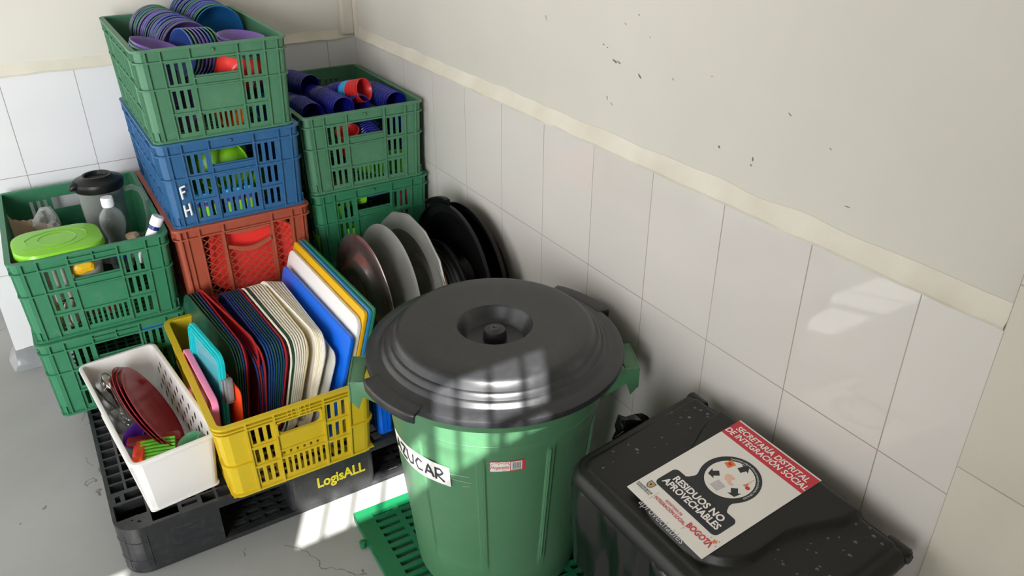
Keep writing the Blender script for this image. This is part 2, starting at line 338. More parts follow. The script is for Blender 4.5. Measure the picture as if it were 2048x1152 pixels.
class Wrap:
    """maps (s, v, d) on the walls of a rounded, tapering box: s along the perimeter from the front-left straight, v height, d outward"""
    def __init__(s, w, l, r, h, taper, z0=0):
        s.w, s.l, s.r, s.h, s.t, s.z0 = w, l, r, h, taper, z0
        s.a, s.b, s.c = w-2*r, l-2*r, r*PI/2; s.P = 2*(s.a+s.b)+4*s.c
    def marks(s, n=4):
        out = []; p = 0
        for L_ in (s.a, s.b, s.a, s.b):
            out.append(p); p += L_; out += [p + s.c*i/n for i in range(n)]; p += s.c
        return out
    def __call__(s, q, z, d):
        q %= s.P; ins = s.t*(1 - z/s.h); r = s.r
        segs = ((s.a, (r, 0), (1, 0), (s.w-r, r), -PI/2), (s.b, (s.w, r), (0, 1), (s.w-r, s.l-r), 0),
                (s.a, (s.w-r, s.l), (-1, 0), (r, s.l-r), PI/2), (s.b, (0, s.l-r), (0, -1), (r, r), PI))
        for L_, st, dr, cc, a0 in segs:
            if q < L_:
                nx, ny = dr[1], -dr[0]; x = st[0]+dr[0]*q+nx*d; y = st[1]+dr[1]*q+ny*d; break
            q -= L_
            if q < s.c:
                a = a0 + q/r; x = cc[0]+(r+d)*math.cos(a); y = cc[1]+(r+d)*math.sin(a); break
            q -= s.c
        kx = (s.w-2*ins)/s.w; ky = (s.l-2*ins)/s.l
        return Vector((s.w/2+(x-s.w/2)*kx, s.l/2+(y-s.l/2)*ky, s.z0+z))
    def fs(s, u): return u*s.w - s.r            # front face
    def rs(s, u): return s.a+s.c + u*s.l - s.r  # right face
    def bs(s, u): return s.a+s.b+2*s.c + u*s.w - s.r
    def ls(s, u): return 2*s.a+s.b+3*s.c + u*s.l - s.r
    def rib(s, mb, q0, q1, z0, z1, d0, d1, mi=0):
        seg = [q0] + [m + k*s.P for k in (-1, 0, 1) for m in s.marks() if q0 < m + k*s.P < q1] + [q1]
        seg = sorted(set(round(x, 6) for x in seg))
        V = []; F = []
        for q in seg: V += [s(q, z0, d0), s(q, z0, d1), s(q, z1, d1), s(q, z1, d0)]
        n = len(seg)
        for i in range(n-1):
            for k in range(4):
                k2 = (k+1) % 4; F.append((i*4+k, i*4+k2, (i+1)*4+k2, (i+1)*4+k))
        F += [(0, 1, 2, 3), tuple((n-1)*4+k for k in (3, 2, 1, 0))]
        mb.add(V, F, mi)
    def ring(s, mb, z0, z1, d0, d1, mi=0):
        seg = s.marks(); V = []; F = []
        for q in seg: V += [s(q, z0, d0), s(q, z0, d1), s(q, z1, d1), s(q, z1, d0)]
        n = len(seg)
        for i in range(n):
            for k in range(4):
                k2 = (k+1) % 4; j = (i+1) % n; F.append((i*4+k, i*4+k2, j*4+k2, j*4+k))
        mb.add(V, F, mi)
_cu = {}
def text_data(body, off=0.0, shear=0.0, align='CENTER', space=1.0, res=3):
    key = (body, off, shear, align, space)
    if key in _cu: return _cu[key]
    cu = bpy.data.curves.new('t', 'FONT'); cu.body = body; cu.size = 1; cu.offset = off; cu.shear = shear; cu.align_x = align; cu.align_y = 'CENTER'
    cu.space_character = space; cu.resolution_u = res
    ob = bpy.data.objects.new('t', cu); C.objects.link(ob)
    dg = bpy.context.evaluated_depsgraph_get(); me = bpy.data.meshes.new_from_object(ob.evaluated_get(dg))
    V = [Vector(v.co) for v in me.vertices]; F = [tuple(p.vertices) for p in me.polygons]
    bpy.data.objects.remove(ob); bpy.data.meshes.remove(me); bpy.data.curves.remove(cu)
    _cu[key] = (V, F); return _cu[key]
def text_flat(mb, body, size, mat, off=0.0, shear=0.0, align='CENTER', space=1.0, mi=0, thick=0.0004, sx=1.0, fn=None):
    V, F = text_data(body, off, shear, align, space)
    top = [(v.x*size*sx, v.y*size, thick) for v in V]
    if fn: top = [fn(*p) for p in top]
    mb.add(top, F, mi, False, mat)
def frame(origin, xdir, ydir):
    x = Vector(xdir).normalized(); y = Vector(ydir); y = (y - x*y.dot(x)).normalized(); z = x.cross(y)
    m = Matrix((x, y, z)).transposed().to_4x4(); m.translation = Vector(origin); return m
ORD = ['first', 'second', 'third', 'fourth', 'fifth', 'sixth', 'seventh', 'eighth', 'ninth', 'tenth', 'eleventh', 'twelfth', 'thirteenth', 'fourteenth',
       'fifteenth', 'sixteenth', 'seventeenth', 'eighteenth', 'nineteenth', 'twentieth', 'twenty-first', 'twenty-second', 'twenty-third', 'twenty-fourth', 'twenty-fifth']
def ordf(i, n, end='front', other='back'):
    if i == 0: return 'front-most' if end == 'front' else 'nearest the ' + end
    if i == n-1: return 'last at the ' + other
    return ORD[i] + ' from the ' + end

# ---------------------------------------------------------------- the room
def struct(o): o['kind'] = 'structure'; return o
def wob(x, s=9.0, seed=0.0): return noise.noise(Vector((x*s, seed, 0)))
def bevel_strip(mb, p0, dirv, nv, L_, z0, z1, dep, seed):
    """irregular cement ledge between the tiles and the plaster above"""
    n = int(L_/.02); V = []; F = []
    for i in range(n+1):
        q = Vector(p0) + Vector(dirv)*(L_*i/n); x = L_*i/n
        a = z0 + .0035*wob(x, 14, seed) - .004; b = z1 + .006*wob(x, 9, seed+4); c = .0035 + .0015*wob(x, 20, seed+9)
        N_ = Vector(nv)
        V += [q+N_*.002+Vector((0,0,a)), q+N_*c+Vector((0,0,a+.006)), q-N_*(dep*.55)+Vector((0,0,(a+b)/2+.004)), q-N_*(dep-.001)+Vector((0,0,b)), q-N_*(dep+.01)+Vector((0,0,b)), q-N_*(dep+.01)+Vector((0,0,a))]
    m = 6
    for i in range(n):
        for k in range(m):
            k2 = (k+1) % m; F.append((i*m+k, i*m+k2, (i+1)*m+k2, (i+1)*m+k))
    F += [tuple(range(m)), tuple(n*m+k for k in range(m-1, -1, -1))]
    mb.add(V, F, 0, True)
mb = MB(); mb.box(-6, .3, -6, 3.2, -.1, 0); struct(mb.obj('floor', M['floor']))
mb = MB(); mb.box(0, .15, -2.411, .15, 0, .986); struct(mb.obj('wall_right', M['tile_r']))
mb = MB(); mb.box(.012, .15, -2.411, .15, .986, 3.3); struct(mb.obj('wall_right_plaster', M['plaster']))
mb = MB(); mb.box(-1.337, 0, 0, .15, 0, .986); struct(mb.obj('wall_back', M['tile_b']))
mb = MB(); mb.box(-1.337, .012, .012, .15, .986, 3.3); struct(mb.obj('wall_back_plaster', M['plaster_b']))
mb = MB(); mb.box(-.006, .15, -3.75, -2.411, 0, 3.3); struct(mb.obj('wall_column', M['tile_c']))
mb = MB(); bevel_strip(mb, (0, .012, 0), (0, -1, 0), (-1, 0, 0), 2.42, .986, 1.022, .012, 1.0); struct(mb.obj('trim_1', M['bevel']))
mb = MB(); bevel_strip(mb, (-1.337, 0, 0), (1, 0, 0), (0, -1, 0), 1.337, .986, 1.016, .012, 5.0); struct(mb.obj('trim_2', M['bevel']))
# plastered pipe chase in the corner
mb = MB()
pts = [(.0, .015), (.0, -.006), (-.008, -.014), (-.042, -.014), (-.05, -.006), (-.052, .015)]
mb.prism(pts, 1.0, 3.3); struct(mb.obj('trim_3', M['bevel'], bevel=.003))
mb = MB(); mb.prism([(.013, -.02), (-.004, -.018), (-.006, .0), (.0, .014), (.013, .014)], .99, 3.3); struct(mb.obj('trim_4', M['bevel'], bevel=.003))
# grey painted cove along the foot of the back wall and round its end
mb = MB(); n = 60; V = []; F = []
path = [(-1.337 + 1.337*i/n, 0, 0, -1) for i in range(n+1)]
path = [(-1.337, .15, -1, 0), (-1.337, .08, -1, 0), (-1.337, .03, -1, 0), (-1.337, .0, -.75, -.75)] + path[1:]
for i, (x, y, nx, ny) in enumerate(path):
    t = .075 + .010*wob(i*.05, 9, 3); w_ = .004 + .004*abs(wob(i*.07, 12, 8)); f_ = .028 + .014*wob(i*.06, 8, 5)
    for d, z in ((-.005, t), (w_*.5, t), (w_, t*.7), (w_*1.4, t*.3), (f_*.6, .012), (f_, 0.0005), (-.005, 0.0005)): V.append((x+nx*d, y+ny*d, z))
for i in range(len(path)-1):
    for k in range(7): k2 = (k+1) % 7; F.append((i*7+k, i*7+k2, (i+1)*7+k2, (i+1)*7+k))
mb.add(V, F, 0, True); struct(mb.obj('baseboard_back', M['plinth']))
mb = MB(); mb.box(-6, .15, 2.9, 3.05, 0, 3.3); struct(mb.obj('wall_far', M['plaster']))
mb = MB(); mb.box(-6, .15, 2.86, 2.9, 0, 1.0); struct(mb.obj('baseboard_far', M['plinth']))
mb = MB(); mb.box(-3.9, .15, -3.75, 3.05, 3.3, 3.4); struct(mb.obj('ceiling', M['plaster']))
mb = MB(); mb.box(-4.0, -3.9, -3.75, -2.2, 0, 3.3); struct(mb.obj('wall_light_block', M['plaster']))  # unseen wall added to keep daylight off the near right wall
mb = MB(); mb.box(-4.0, -2.3, -5.6, -3.64, 2.25, 2.33); struct(mb.obj('ceiling_sun_block', M['plaster']))  # unseen slab added outside to stop sun entering by the doorway
mb = MB()
for my, mz, ml, mw, ma in [(-1.494, 1.182, 0.0192, 0.004, 0.2), (-1.508, 1.182, 0.0138, 0.0028, 0.2), (-1.578, 1.167, 0.014, 0.004, 0.6), (-1.452, 1.21, 0.0069, 0.0028, 0), (-1.466, 1.206, 0.0052, 0.0022, 0), (-1.678, 1.182, 0.0092, 0.0015, 0.3), (-1.782, 1.209, 0.0066, 0.0014, -0.5), (-1.474, 1.098, 0.0092, 0.0018, 1.1), (-1.491, 1.088, 0.0074, 0.0017, 0.8), (-1.562, 1.288, 0.0046, 0.0027, 0), (-1.6, 1.25, 0.0034, 0.002, 0), (-1.822, 1.083, 0.0049, 0.0051, 0.8), (-1.972, 1.184, 0.0084, 0.0018, 0.5), (-2.064, 1.149, 0.0066, 0.0015, 0.3), (-2.117, 1.065, 0.0118, 0.0016, -0.2), (-1.521, 1.264, 0.0081, 0.0012, 0.5), (-1.227, 1.233, 0.0106, 0.0017, 1.2), (-1.907, 1.084, 0.0035, 0.0072, 0), (-1.905, 1.072, 0.0038, 0.0037, 0)]:
    n_ = 10; pts = []
    for q in range(n_):
        a = 2*PI*q/n_; r_ = 1+.45*noise.noise(Vector((my*40+q*.9, mz*31, 2))); u_, v_ = ml*.5*math.cos(a)*r_, mw*.5*math.sin(a)*r_
        pts.append((.0113, my-(u_*math.cos(ma)+v_*math.sin(ma)), mz+(-u_*math.sin(ma)+v_*math.cos(ma))-u_*.1))
    mb.add(pts, [tuple(range(n_))])
struct(mb.obj('trim_5', plastic('chipped_paint_mark', '#6e6b62', .8), fix=False))
# front wall behind the camera: doorway plus barred ventilation openings under the roof
mb = MB()
HOLES = [(-3.75, -2.5, -.001, 2.1), (-2.03, -1.685, 2.92, 3.135), (-1.665, -1.605, 2.86, 3.03), (-1.59, -1.322, 2.845, 3.115), (-3.12, -2.73, 2.84, 3.18), (-2.70, -2.44, 2.85, 3.06), (-2.66, -2.48, 3.08, 3.22)]
cells(mb, [-3.9, .15], [0, 3.3], [(max(h[0], -3.9), h[1], max(0, h[2]), h[3]) for h in HOLES], .03, lambda u, v, d: Vector((u, -3.6-d, v)))
struct(mb.obj('wall_front', M['plaster']))
for k, (h, bars) in enumerate(((HOLES[1], (-1.96, -1.88, -1.79)), (HOLES[3], (-1.535, -1.462, -1.385)), (HOLES[4], (-2.9,)))):
    mb = MB()
    for bx_ in bars: mb.tube([(bx_, -3.62, h[2]+.001), (bx_, -3.62, h[3]-.001)], .006, 8)
    if k == 1:
        mb.box(-1.445, -1.425, -3.635, -3.61, h[2]+.001, h[2]+.03); mb.box(-1.45, h[1]-.001, -3.635, -3.61, h[2]+.06, h[2]+.068)  # plates added to trim the sun patch on the bin
    struct(mb.obj('window_%d' % (k+1), M['steel']))
# ---------------------------------------------------------------- crates
CW, CL, CH = .400, .585, .248
def slots(u0, u1, n, z0, z1, fu, gap=.42):
    p = (u1-u0)/n; return [(fu(u0+p*(i+.5)-p*gap/2), fu(u0+p*(i+.5)+p*gap/2), z0, z1) for i in range(n)]
def crate_meshes(style):
    h = CH - .0008; Z = lambda v: h*(1-v)
    W = Wrap(CW, CL, .022, h, .009); D = -.007      # main wall surface sits 7 mm inside the rim
    holes = []
    for fu, side in ((W.fs, 'f'), (W.bs, 'b')):
        for a, b in ((.175, .335), (.665, .825)):
            for z0, z1 in ((.385, .165), (.655, .455), (.925, .735)): holes += slots(a+.006, b-.006, 3, Z(z0), Z(z1), fu, .50)
        holes.append((fu(.352), fu(.648), Z(.315), Z(.15)))
        holes += slots(.355, .645, 8 if style != 'blue' else 7, Z(.925), Z(.745), fu, .50)
        if style == 'blue': holes += slots(.355, .645, 7, Z(.68), Z(.475), fu, .50)
    for fu in (W.rs, W.ls):
        for a, b in ((.12, .3), (.41, .59), (.70, .88)):
            holes += slots(a, b, 7, Z(.93), Z(.73), fu, .3)
        if style == 'blue':
            for a, b in ((.12, .3), (.70, .88)): holes += slots(a, b, 7, Z(.64), Z(.46), fu, .3)
    mb = MB()
    ub = W.marks()
    cells(mb, ub, [0, h*.3, h*.6, h-.004], holes, -.0035, lambda u, v, d: W(u, v, D+d), closed=True)
    # ribs
    def vr(fu, u, z0=0, z1=h-.004, t=.0045, d=-.0005): q = fu(u); W.rib(mb, q-t/2, q+t/2, z0, z1, D-.001, d)
    for fu in (W.fs, W.bs):
        for u in (.075, .165, .345, .655, .835, .925): vr(fu, u)
        for z0 in (.70,):
            W.rib(mb, fu(.165), fu(.345), Z(z0)-.002, Z(z0)+.002, D-.001, -.001); W.rib(mb, fu(.655), fu(.835), Z(z0)-.002, Z(z0)+.002, D-.001, -.001)
        if style != 'blue': W.rib(mb, fu(.345), fu(.655), Z(.71)-.002, Z(.71)+.002, D-.001, -.001)
        W.rib(mb, fu(.345), fu(.655), Z(.34)-.002, Z(.34)+.002, D-.001, .000); W.rib(mb, fu(.345), fu(.655), Z(.435)-.002, Z(.435)+.002, D-.001, .000)
    for fu in (W.rs, W.ls):
        for u in (.06, .12, .3, .41, .5, .59, .7, .88, .94): vr(fu, u)
        W.ring
    W.ring(mb, Z(.415)-.002, Z(.415)+.002, D-.001, .0005)
    for fu in (W.rs, W.ls): W.rib(mb, fu(.06), fu(.94), Z(.70)-.002, Z(.70)+.002, D-.001, -.0005)
    W.ring(mb, .0, .005, D-.004, .0)
    # triangular gussets at the foot
    for q in (W.fs(.04), W.fs(.96), W.ls(.97), W.rs(.03)):
        W.rib(mb, q-.002, q+.002, 0.004, .03, D-.001, -.002)
    body = mb.mesh('crate_body', M['g_crate'])
    mb = MB()
    W.ring(mb, h-.006, h, D-.006, .001); W.ring(mb, Z(.132)-.002, Z(.132)+.002, D-.001, .001)
    for fu, us in ((W.fs, (.075, .165, .345, .655, .835, .925)), (W.bs, (.075, .165, .345, .655, .835, .925)), (W.rs, (.06, .12, .3, .5, .7, .88, .94)), (W.ls, (.06, .12, .3, .5, .7, .88, .94))):
        for u in us: q = fu(u); W.rib(mb, q-.0022, q+.0022, Z(.13), h-.005, D-.001, .0005)
    q = W.fs(.5)
    if style != 'deep':
        p = W(q, Z(.06), D+.004); mb.lathe([(.0001, 0), (.0045, 0), (.004, .003), (.0025, .0045), (.0001, .005)], 12, 0, Matrix.Translation(p) @ Matrix.Rotation(PI/2, 4, 'X'))
    else:
        W.rib(mb, W.fs(.345), W.fs(.655), Z(.065)-.0015, Z(.065)+.0015, D-.001, 0); W.rib(mb, W.fs(.5)-.002, W.fs(.5)+.002, Z(.13), h-.004, D-.001, 0)
    rim = mb.mesh('crate_rim', M['g_crate'])
    mb = MB()
    hs = [(.028+i*.0295, .028+i*.0295+.0225, .03+j*.0295, .03+j*.0295+.0225) for i in range(12) for j in range(18)]
    cells(mb, [.012, CW-.012], [.012, CL-.012], hs, .003, lambda u, v, d: Vector((u, v, .004+d)))
    base = mb.mesh('crate_base', M['g_crate'])
    return body, rim, base
def crate_lattice_meshes():
    h = CH - .0008; Z = lambda v: h*(1-v)
    W = Wrap(CW, CL, .018, h, .006); D = -.008
    holes = []
    for fu in (W.fs, W.bs):
        holes.append((fu(.19), fu(.325), Z(.93), Z(.15))); holes.append((fu(.36), fu(.68), Z(.93), Z(.15))); holes.append((fu(.715), fu(.84), Z(.93), Z(.15)))
    for fu in (W.rs, W.ls): holes += [(fu(a), fu(a+.14), Z(.93), Z(.15)) for a in (.1, .26, .42, .58, .74)]
    mb = MB(); cells(mb, W.marks(), [0, h*.5, h-.004], holes, -.0035, lambda u, v, d: W(u, v, D+d), closed=True)
    for fu in (W.fs, W.bs):
        for u in (.045, .085, .175, .34, .70, .855, .93): q = fu(u); W.rib(mb, q-.003, q+.003, 0, h-.004, D-.001, -.001)
        # the bowed handle bar: its upper edge dips, its lower edge bows down
        n = 14
        for top in (True, False):
            V = []; F = []
            for i in range(n+1):
                t = i/n; u = .36 + .32*t; q = fu(u)
                if top: za, zb = Z(.149), Z(.165 + .035*math.sin(PI*t))
                else: za, zb = Z(.30 + .075*math.sin(PI*t)*1.0 + .01), Z(.36 + .085*math.sin(PI*t))
                V += [W(q, za, D-.0035), W(q, za, -.002), W(q, zb, -.002), W(q, zb, D-.0035)]
            for i in range(n):
                for k in range(4): k2 = (k+1) % 4; F.append((i*4+k, i*4+k2, (i+1)*4+k2, (i+1)*4+k))
            F += [(0, 1, 2, 3), (n*4+3, n*4+2, n*4+1, n*4)]
            mb.add(V, F)
    W.ring(mb, 0, .006, D-.004, 0)
    body = mb.mesh('crate_body', M['r_crate'])
    mb = MB()   # diamond lattice
    def bar(fu, w_, ua, za, ub_, zb):
        n = 3; V = []; F = []
        dx = (ub_-ua)*w_; dz = zb-za; L_ = math.hypot(dx, dz); px, pz = -dz/L_*.0011, dx/L_*.0011
        for i in range(n+1):
            t = i/n; u = ua+(ub_-ua)*t; z = za+(zb-za)*t
            V += [W(fu(u+px/w_), z+pz, D-.003), W(fu(u+px/w_), z+pz, D-.0003), W(fu(u-px/w_), z-pz, D-.0003), W(fu(u-px/w_), z-pz, D-.003)]
        for i in range(n):
            for k in range(4): k2 = (k+1) % 4; F.append((i*4+k, i*4+k2, (i+1)*4+k2, (i+1)*4+k))
        mb.add(V, F)
    def lattice(fu, w_, u0, u1, z0, z1, step=.0235):
        for s_ in (1, -1):
            sl = .78*s_; k = -40
            while k < 60:
                # line z = z0 + k*step + sl*(x)
                c0 = z0 + k*step; xa, xb = 0.0, (u1-u0)*w_
                pts = []
                xs = sorted([xa, xb, (z0-c0)/sl, (z1-c0)/sl])
                for x in xs:
                    z = c0+sl*x
                    if xa-1e-6 <= x <= xb+1e-6 and z0-1e-6 <= z <= z1+1e-6: pts.append((x, z))
                if len(pts) >= 2 and pts[-1][0]-pts[0][0] > .003: bar(fu, w_, u0+pts[0][0]/w_, pts[0][1], u0+pts[-1][0]/w_, pts[-1][1])
                k += 1
    lats = []
    for fu in (W.fs, W.bs):
        mb.v, mb.f, mb.mi, mb.sm = [], [], [], []
        lattice(fu, CW, .185, .33, Z(.935), Z(.145)); lattice(fu, CW, .712, .845, Z(.935), Z(.145)); lattice(fu, CW, .355, .685, Z(.935), Z(.41)); lats.append(mb.mesh('crate_lattice', M['r_crate']))
    for fu in (W.rs, W.ls):
        mb.v, mb.f, mb.mi, mb.sm = [], [], [], []
        for a in (.1, .26, .42, .58, .74): lattice(fu, CL, a-.003, a+.143, Z(.935), Z(.145), .04)
        lats.append(mb.mesh('crate_lattice', M['r_crate']))
    lat = lats
    mb = MB(); W.ring(mb, h-.007, h, D-.006, .001); W.ring(mb, Z(.13)-.002, Z(.13)+.002, D-.001, .001)
    for fu in (W.fs, W.bs):
        for u in (.045, .085, .175, .345, .70, .855, .93): q = fu(u); W.rib(mb, q-.0025, q+.0025, Z(.13), h-.005, D-.001, .0005)
    for fu in (W.rs, W.ls):
        for u in (.05, .17, .33, .5, .66, .82, .95): q = fu(u); W.rib(mb, q-.0025, q+.0025, Z(.13), h-.005, D-.001, .0005)
    rim = mb.mesh('crate_rim', M['r_crate'])
    return body, rim, lat
BODY, RIM, BASE = crate_meshes('std'); BODYD, RIMD, BASED = crate_meshes('deep'); BODYB, RIMB, BASEB = crate_meshes('blue'); BODYR, RIMR, LAT = crate_lattice_meshes()
def recol(me, m): me2 = me.copy(); me2.materials.clear(); me2.materials.append(m); return me2
PZ = .148
def crate(meshes, mat, x, y, lvl, a, label, extra=None):
    t = thing('storage_crate', label, 'crate', (x, y, PZ + CH*lvl), (0, 0, a), 'stacked plastic crates')
    for nm, me in zip(('side_walls', 'rim', 'base'), meshes[:3]):
        o = bpy.data.objects.new(nm, recol(me, mat) if mat else me); C.objects.link(o); o.parent = t
    if extra:
        for me in extra: o = bpy.data.objects.new('lattice_panel', me); C.objects.link(o); o.parent = t
    return t
G = (BODY, RIM, BASE)
X1, Y1 = -.836, -.629; X2, Y2 = -.418, -.592; X3, Y3 = -1.2445, -.624
crate(G, M['g_crate'], X1, Y1, 0, 0, 'dark green bottom crate under the brick-red crate, hidden behind the yellow crate')
crate((BODYR, RIMR, BASE), M['r_crate'], X1, Y1, 1, 0, 'brick-red plastic crate with diamond lattice sides and a bowed handle opening', LAT)
c_blue = crate((BODYB, RIMB, BASEB), M['b_crate'], X1+.002, Y1, 2, 0, 'blue slotted plastic crate with white letters F and H painted on it')
crate(G, M['g_crate'], X1-.002, Y1, 3, -.004, 'green slotted crate at the very top of the tallest stack, full of bowls')
crate(G, M['g_crate2'], X2+.006, Y2+.004, 0, 0, 'green crate on the pallet at the bottom of the corner stack, behind the metal lids')
crate(G, M['g_crate2'], X2+.006, Y2, 1, 0, 'green crate in the middle of the corner stack with lime and pink things inside')
crate(G, M['g_crate'], X2, Y2, 2, -.008, 'green crate on top of the corner stack, full of blue cups')
crate((BODYD, RIMD, BASED), M['g_crate2'], X3+.004, Y3-.004, 0, 0, 'deep green crate under the crate that holds the blender jug')
crate((BODYD, RIMD, BASED), M['g_crate2'], X3, Y3, 1, -.006, 'deep green crate with the blender jug and the lime-lidded tub in it')
# painted letters
mb = MB()
def stroke(p, r=.0028): mb.tube([(x, y_, z) for x, y_, z in p], r, 6)
fx, fy = X1+.002, Y1
def P2(u, z): return (u - fx, -.0025, z - (PZ+2*CH))
stroke([P2(-.791, .768), P2(-.789, .735)]); stroke([P2(-.791, .768), P2(-.777, .771)]); stroke([P2(-.790, .753), P2(-.779, .756)])
stroke([P2(-.790, .716), P2(-.789, .682)]); stroke([P2(-.776, .719), P2(-.774, .684)]); stroke([P2(-.789, .699), P2(-.775, .701)])
tag(mb.obj('painted_letters', M['white'], c_blue), 'white painted letters F and H')

# ---------------------------------------------------------------- yellow crate
def crate_yellow():
    w, l, h = .408, .600, .231
    t = thing('storage_crate', 'yellow slotted plastic crate at the front of the pallet, packed with upright trays', 'crate', (-.915, -1.229, PZ), (0, 0, -.003))
    Z = lambda v: h*(1-v)
    W = Wrap(w, l, .03, h, .012); D = -.006; holes = []
    for fu in (W.fs, W.bs):
        for a, b in ((.185, .335), (.665, .815)):
            for z0, z1 in ((.355, .15), (.625, .43), (.92, .70)): holes += slots(a+.004, b-.004, 3, Z(z0), Z(z1), fu, .52)
        holes.append((fu(.365), fu(.635), Z(.33), Z(.17)))
        holes += slots(.345, .655, 8, Z(.92), Z(.69), fu, .52)
        holes += [(fu(u)-.0035, fu(u)+.0035, Z(.625), Z(.585)) for u in (.375, .42, .465, .51, .555, .60)]
    for fu in (W.rs, W.ls):
        for a, b in ((.12, .3), (.36, .48), (.52, .64), (.70, .88)):
            for z0, z1 in ((.36, .2), (.625, .43), (.92, .70)): holes += slots(a, b, 4, Z(z0), Z(z1), fu, .4)
    mb = MB(); cells(mb, W.marks(), [0, h*.4, h-.006], holes, -.004, lambda u, v, d: W(u, v, D+d), closed=True)
    for fu in (W.fs, W.bs):
        for u in (.175, .345, .655, .825): q = fu(u); W.rib(mb, q-.0028, q+.0028, .0, h-.01, D-.001, -.0005)
        for u0, u1 in ((.175, .345), (.655, .825)):
            for v in (.385, .655): W.rib(mb, fu(u0), fu(u1), Z(v)-.0025, Z(v)+.0025, D-.001, -.001)
        W.rib(mb, fu(.345), fu(.655), Z(.65)-.0025, Z(.65)+.0025, D-.001, -.001); W.rib(mb, fu(.345), fu(.655), Z(.55)-.002, Z(.55)+.002, D-.001, -.002)
        # raised rounded handle surround
        for z in (.335, .155): W.rib(mb, fu(.36), fu(.64), Z(z)-.002, Z(z)+.002, D-.001, .0)
        for u in (.355, .645): q = fu(u); W.rib(mb, q-.002, q+.002, Z(.33), Z(.165), D-.001, .0)
        # round off the handle ends
        for s_ in (0, 1):
            for t_ in (0, 1):
                u = .365 if s_ == 0 else .635; z = Z(.17) if t_ else Z(.33); V = []
                sg = 1 if s_ == 0 else -1; tg = -1 if t_ else 1
                pts = [(0, 0)] + [(.016*(1-math.sin(a)), .016*(1-math.cos(a))) for a in [PI/2*k/5 for k in range(6)]]
                n = len(pts)
                for dd in (D+.0002, D-.0042): V += [W(fu(u)+sg*px, z+tg*pz, dd) for px, pz in pts]
                mb.add(V, [tuple(range(n)), tuple(range(2*n-1, n-1, -1))] + [(i, (i+1) % n, n+(i+1) % n, n+i) for i in range(n)])
    for fu in (W.rs, W.ls):
        for u in (.1, .32, .5, .68, .9): q = fu(u); W.rib(mb, q-.0028, q+.0028, .0, h-.01, D-.001, -.0005)
    for q0, q1 in ((W.ls(.9), W.P + W.fs(.175)), (W.fs(.825), W.rs(.1)), (W.rs(.9), W.bs(.175)), (W.bs(.825), W.ls(.1))):
        W.rib(mb, q0 % W.P if q0 > W.P else q0, q1, Z(.56)-.0025, Z(.56)+.0025, D-.001, .001)
    W.ring(mb, 0, .006, D-.004, -.001)
    mb.obj('side_walls', M['y_crate'], t)
    mb = MB(); W.ring(mb, h-.006, h, D-.007, .003); W.ring(mb, h-.017, h-.013, D-.001, .003); W.ring(mb, h-.027, h-.023, D-.001, .002)
    for fu in (W.fs, W.bs):
        for u in (.175, .345, .5, .655, .825): q = fu(u); W.rib(mb, q-.0028, q+.0028, Z(.14), h-.004, D-.001, .0015)
        for k in range(6): q = fu(.43+.028*k); W.rib(mb, q-.0012, q+.0012, Z(.135), h-.008, D-.001, .001)
    mb.obj('rim', M['y_crate'], t)
    mb = MB(); hs = [(.03+i*.0295, .03+i*.0295+.0215, .03+j*.0295, .03+j*.0295+.0215) for i in range(12) for j in range(18)]
    cells(mb, [.015, w-.015], [.015, l-.015], hs, .003, lambda u, v, d: Vector((u, v, .004+d)))
    mb.obj('base', M['y_crate'], t)
crate_yellow()

# ---------------------------------------------------------------- trays and cutting boards standing in the yellow crate
def tray_mesh(w, l, name='tray', r=.045, lip=.011, th=.0028):
    """tray lying in its own x (height once stood up) and y (length), opening towards +z"""
    n = 8; mb = MB(); rings = []
    prof = [(0, lip, 0), (.004, lip+.001, 0), (.008, lip-.001, 0), (.016, .0015, 0), (.022, 0, 0)]
    outs = []
    for ins, z, _ in prof: outs.append([(x, y, z) for x, y in rrect(w-2*ins, l-2*ins, max(r-ins, .01), n, ins-w/2, ins-l/2)])
    outs2 = [[(x, y, z-th) for x, y, z in ring] for ring in outs]
    seq = outs2[::-1]; seq = [outs2[k] for k in range(len(outs2)-1, -1, -1)] + outs
    m = len(outs[0]); V = [p for ring in seq for p in ring]; F = []
    for k in range(len(seq)-1):
        for i in range(m): j = (i+1) % m; F.append((k*m+i, k*m+j, (k+1)*m+j, (k+1)*m+i))
    F.append(tuple(range(m-1, -1, -1))); F.append(tuple((len(seq)-1)*m+i for i in range(m)))
    mb.add(V, F, 0, True)
    me = mb.mesh(name, M['tray_w']); me.set_sharp_from_angle(angle=math.radians(50)); return me
LEAN = .26
def stand(o, xtop, ztop, yc, lean=LEAN, yaw=.05, height=.3, roll=0):
    """stand a flat piece (x = height, y = length) on edge; xtop/ztop locate the middle of its upper edge"""
    up = Vector((math.sin(lean), 0, math.cos(lean))); ln = Vector((0, 1, 0)); nrm = Vector((-math.cos(lean), 0, math.sin(lean)))
    Rz = Matrix.Rotation(-yaw, 3, 'Z'); Rr = Matrix.Rotation(roll, 3, Rz @ nrm)
    up, ln, nrm = Rr @ Rz @ up, Rr @ Rz @ ln, Rr @ Rz @ nrm
    m = Matrix((up, ln, up.cross(ln))).transposed().to_4x4()
    m.translation = Vector((xtop, yc, ztop)) - up*(height/2)
    o.matrix_world = m
TRAY = {c: recol(tray_mesh(.292, .432, r=.062), M['tray_'+c]) for c in ('g', 'b', 'r', 'w', 'cr')}
TNAME = dict(g='dark green', b='navy blue', r='red', w='white', cr='cream')
seq = [('g', 2), ('g', 1), ('g', 0), ('b', 0), ('r', 3), ('r', 0), ('r', -12)]
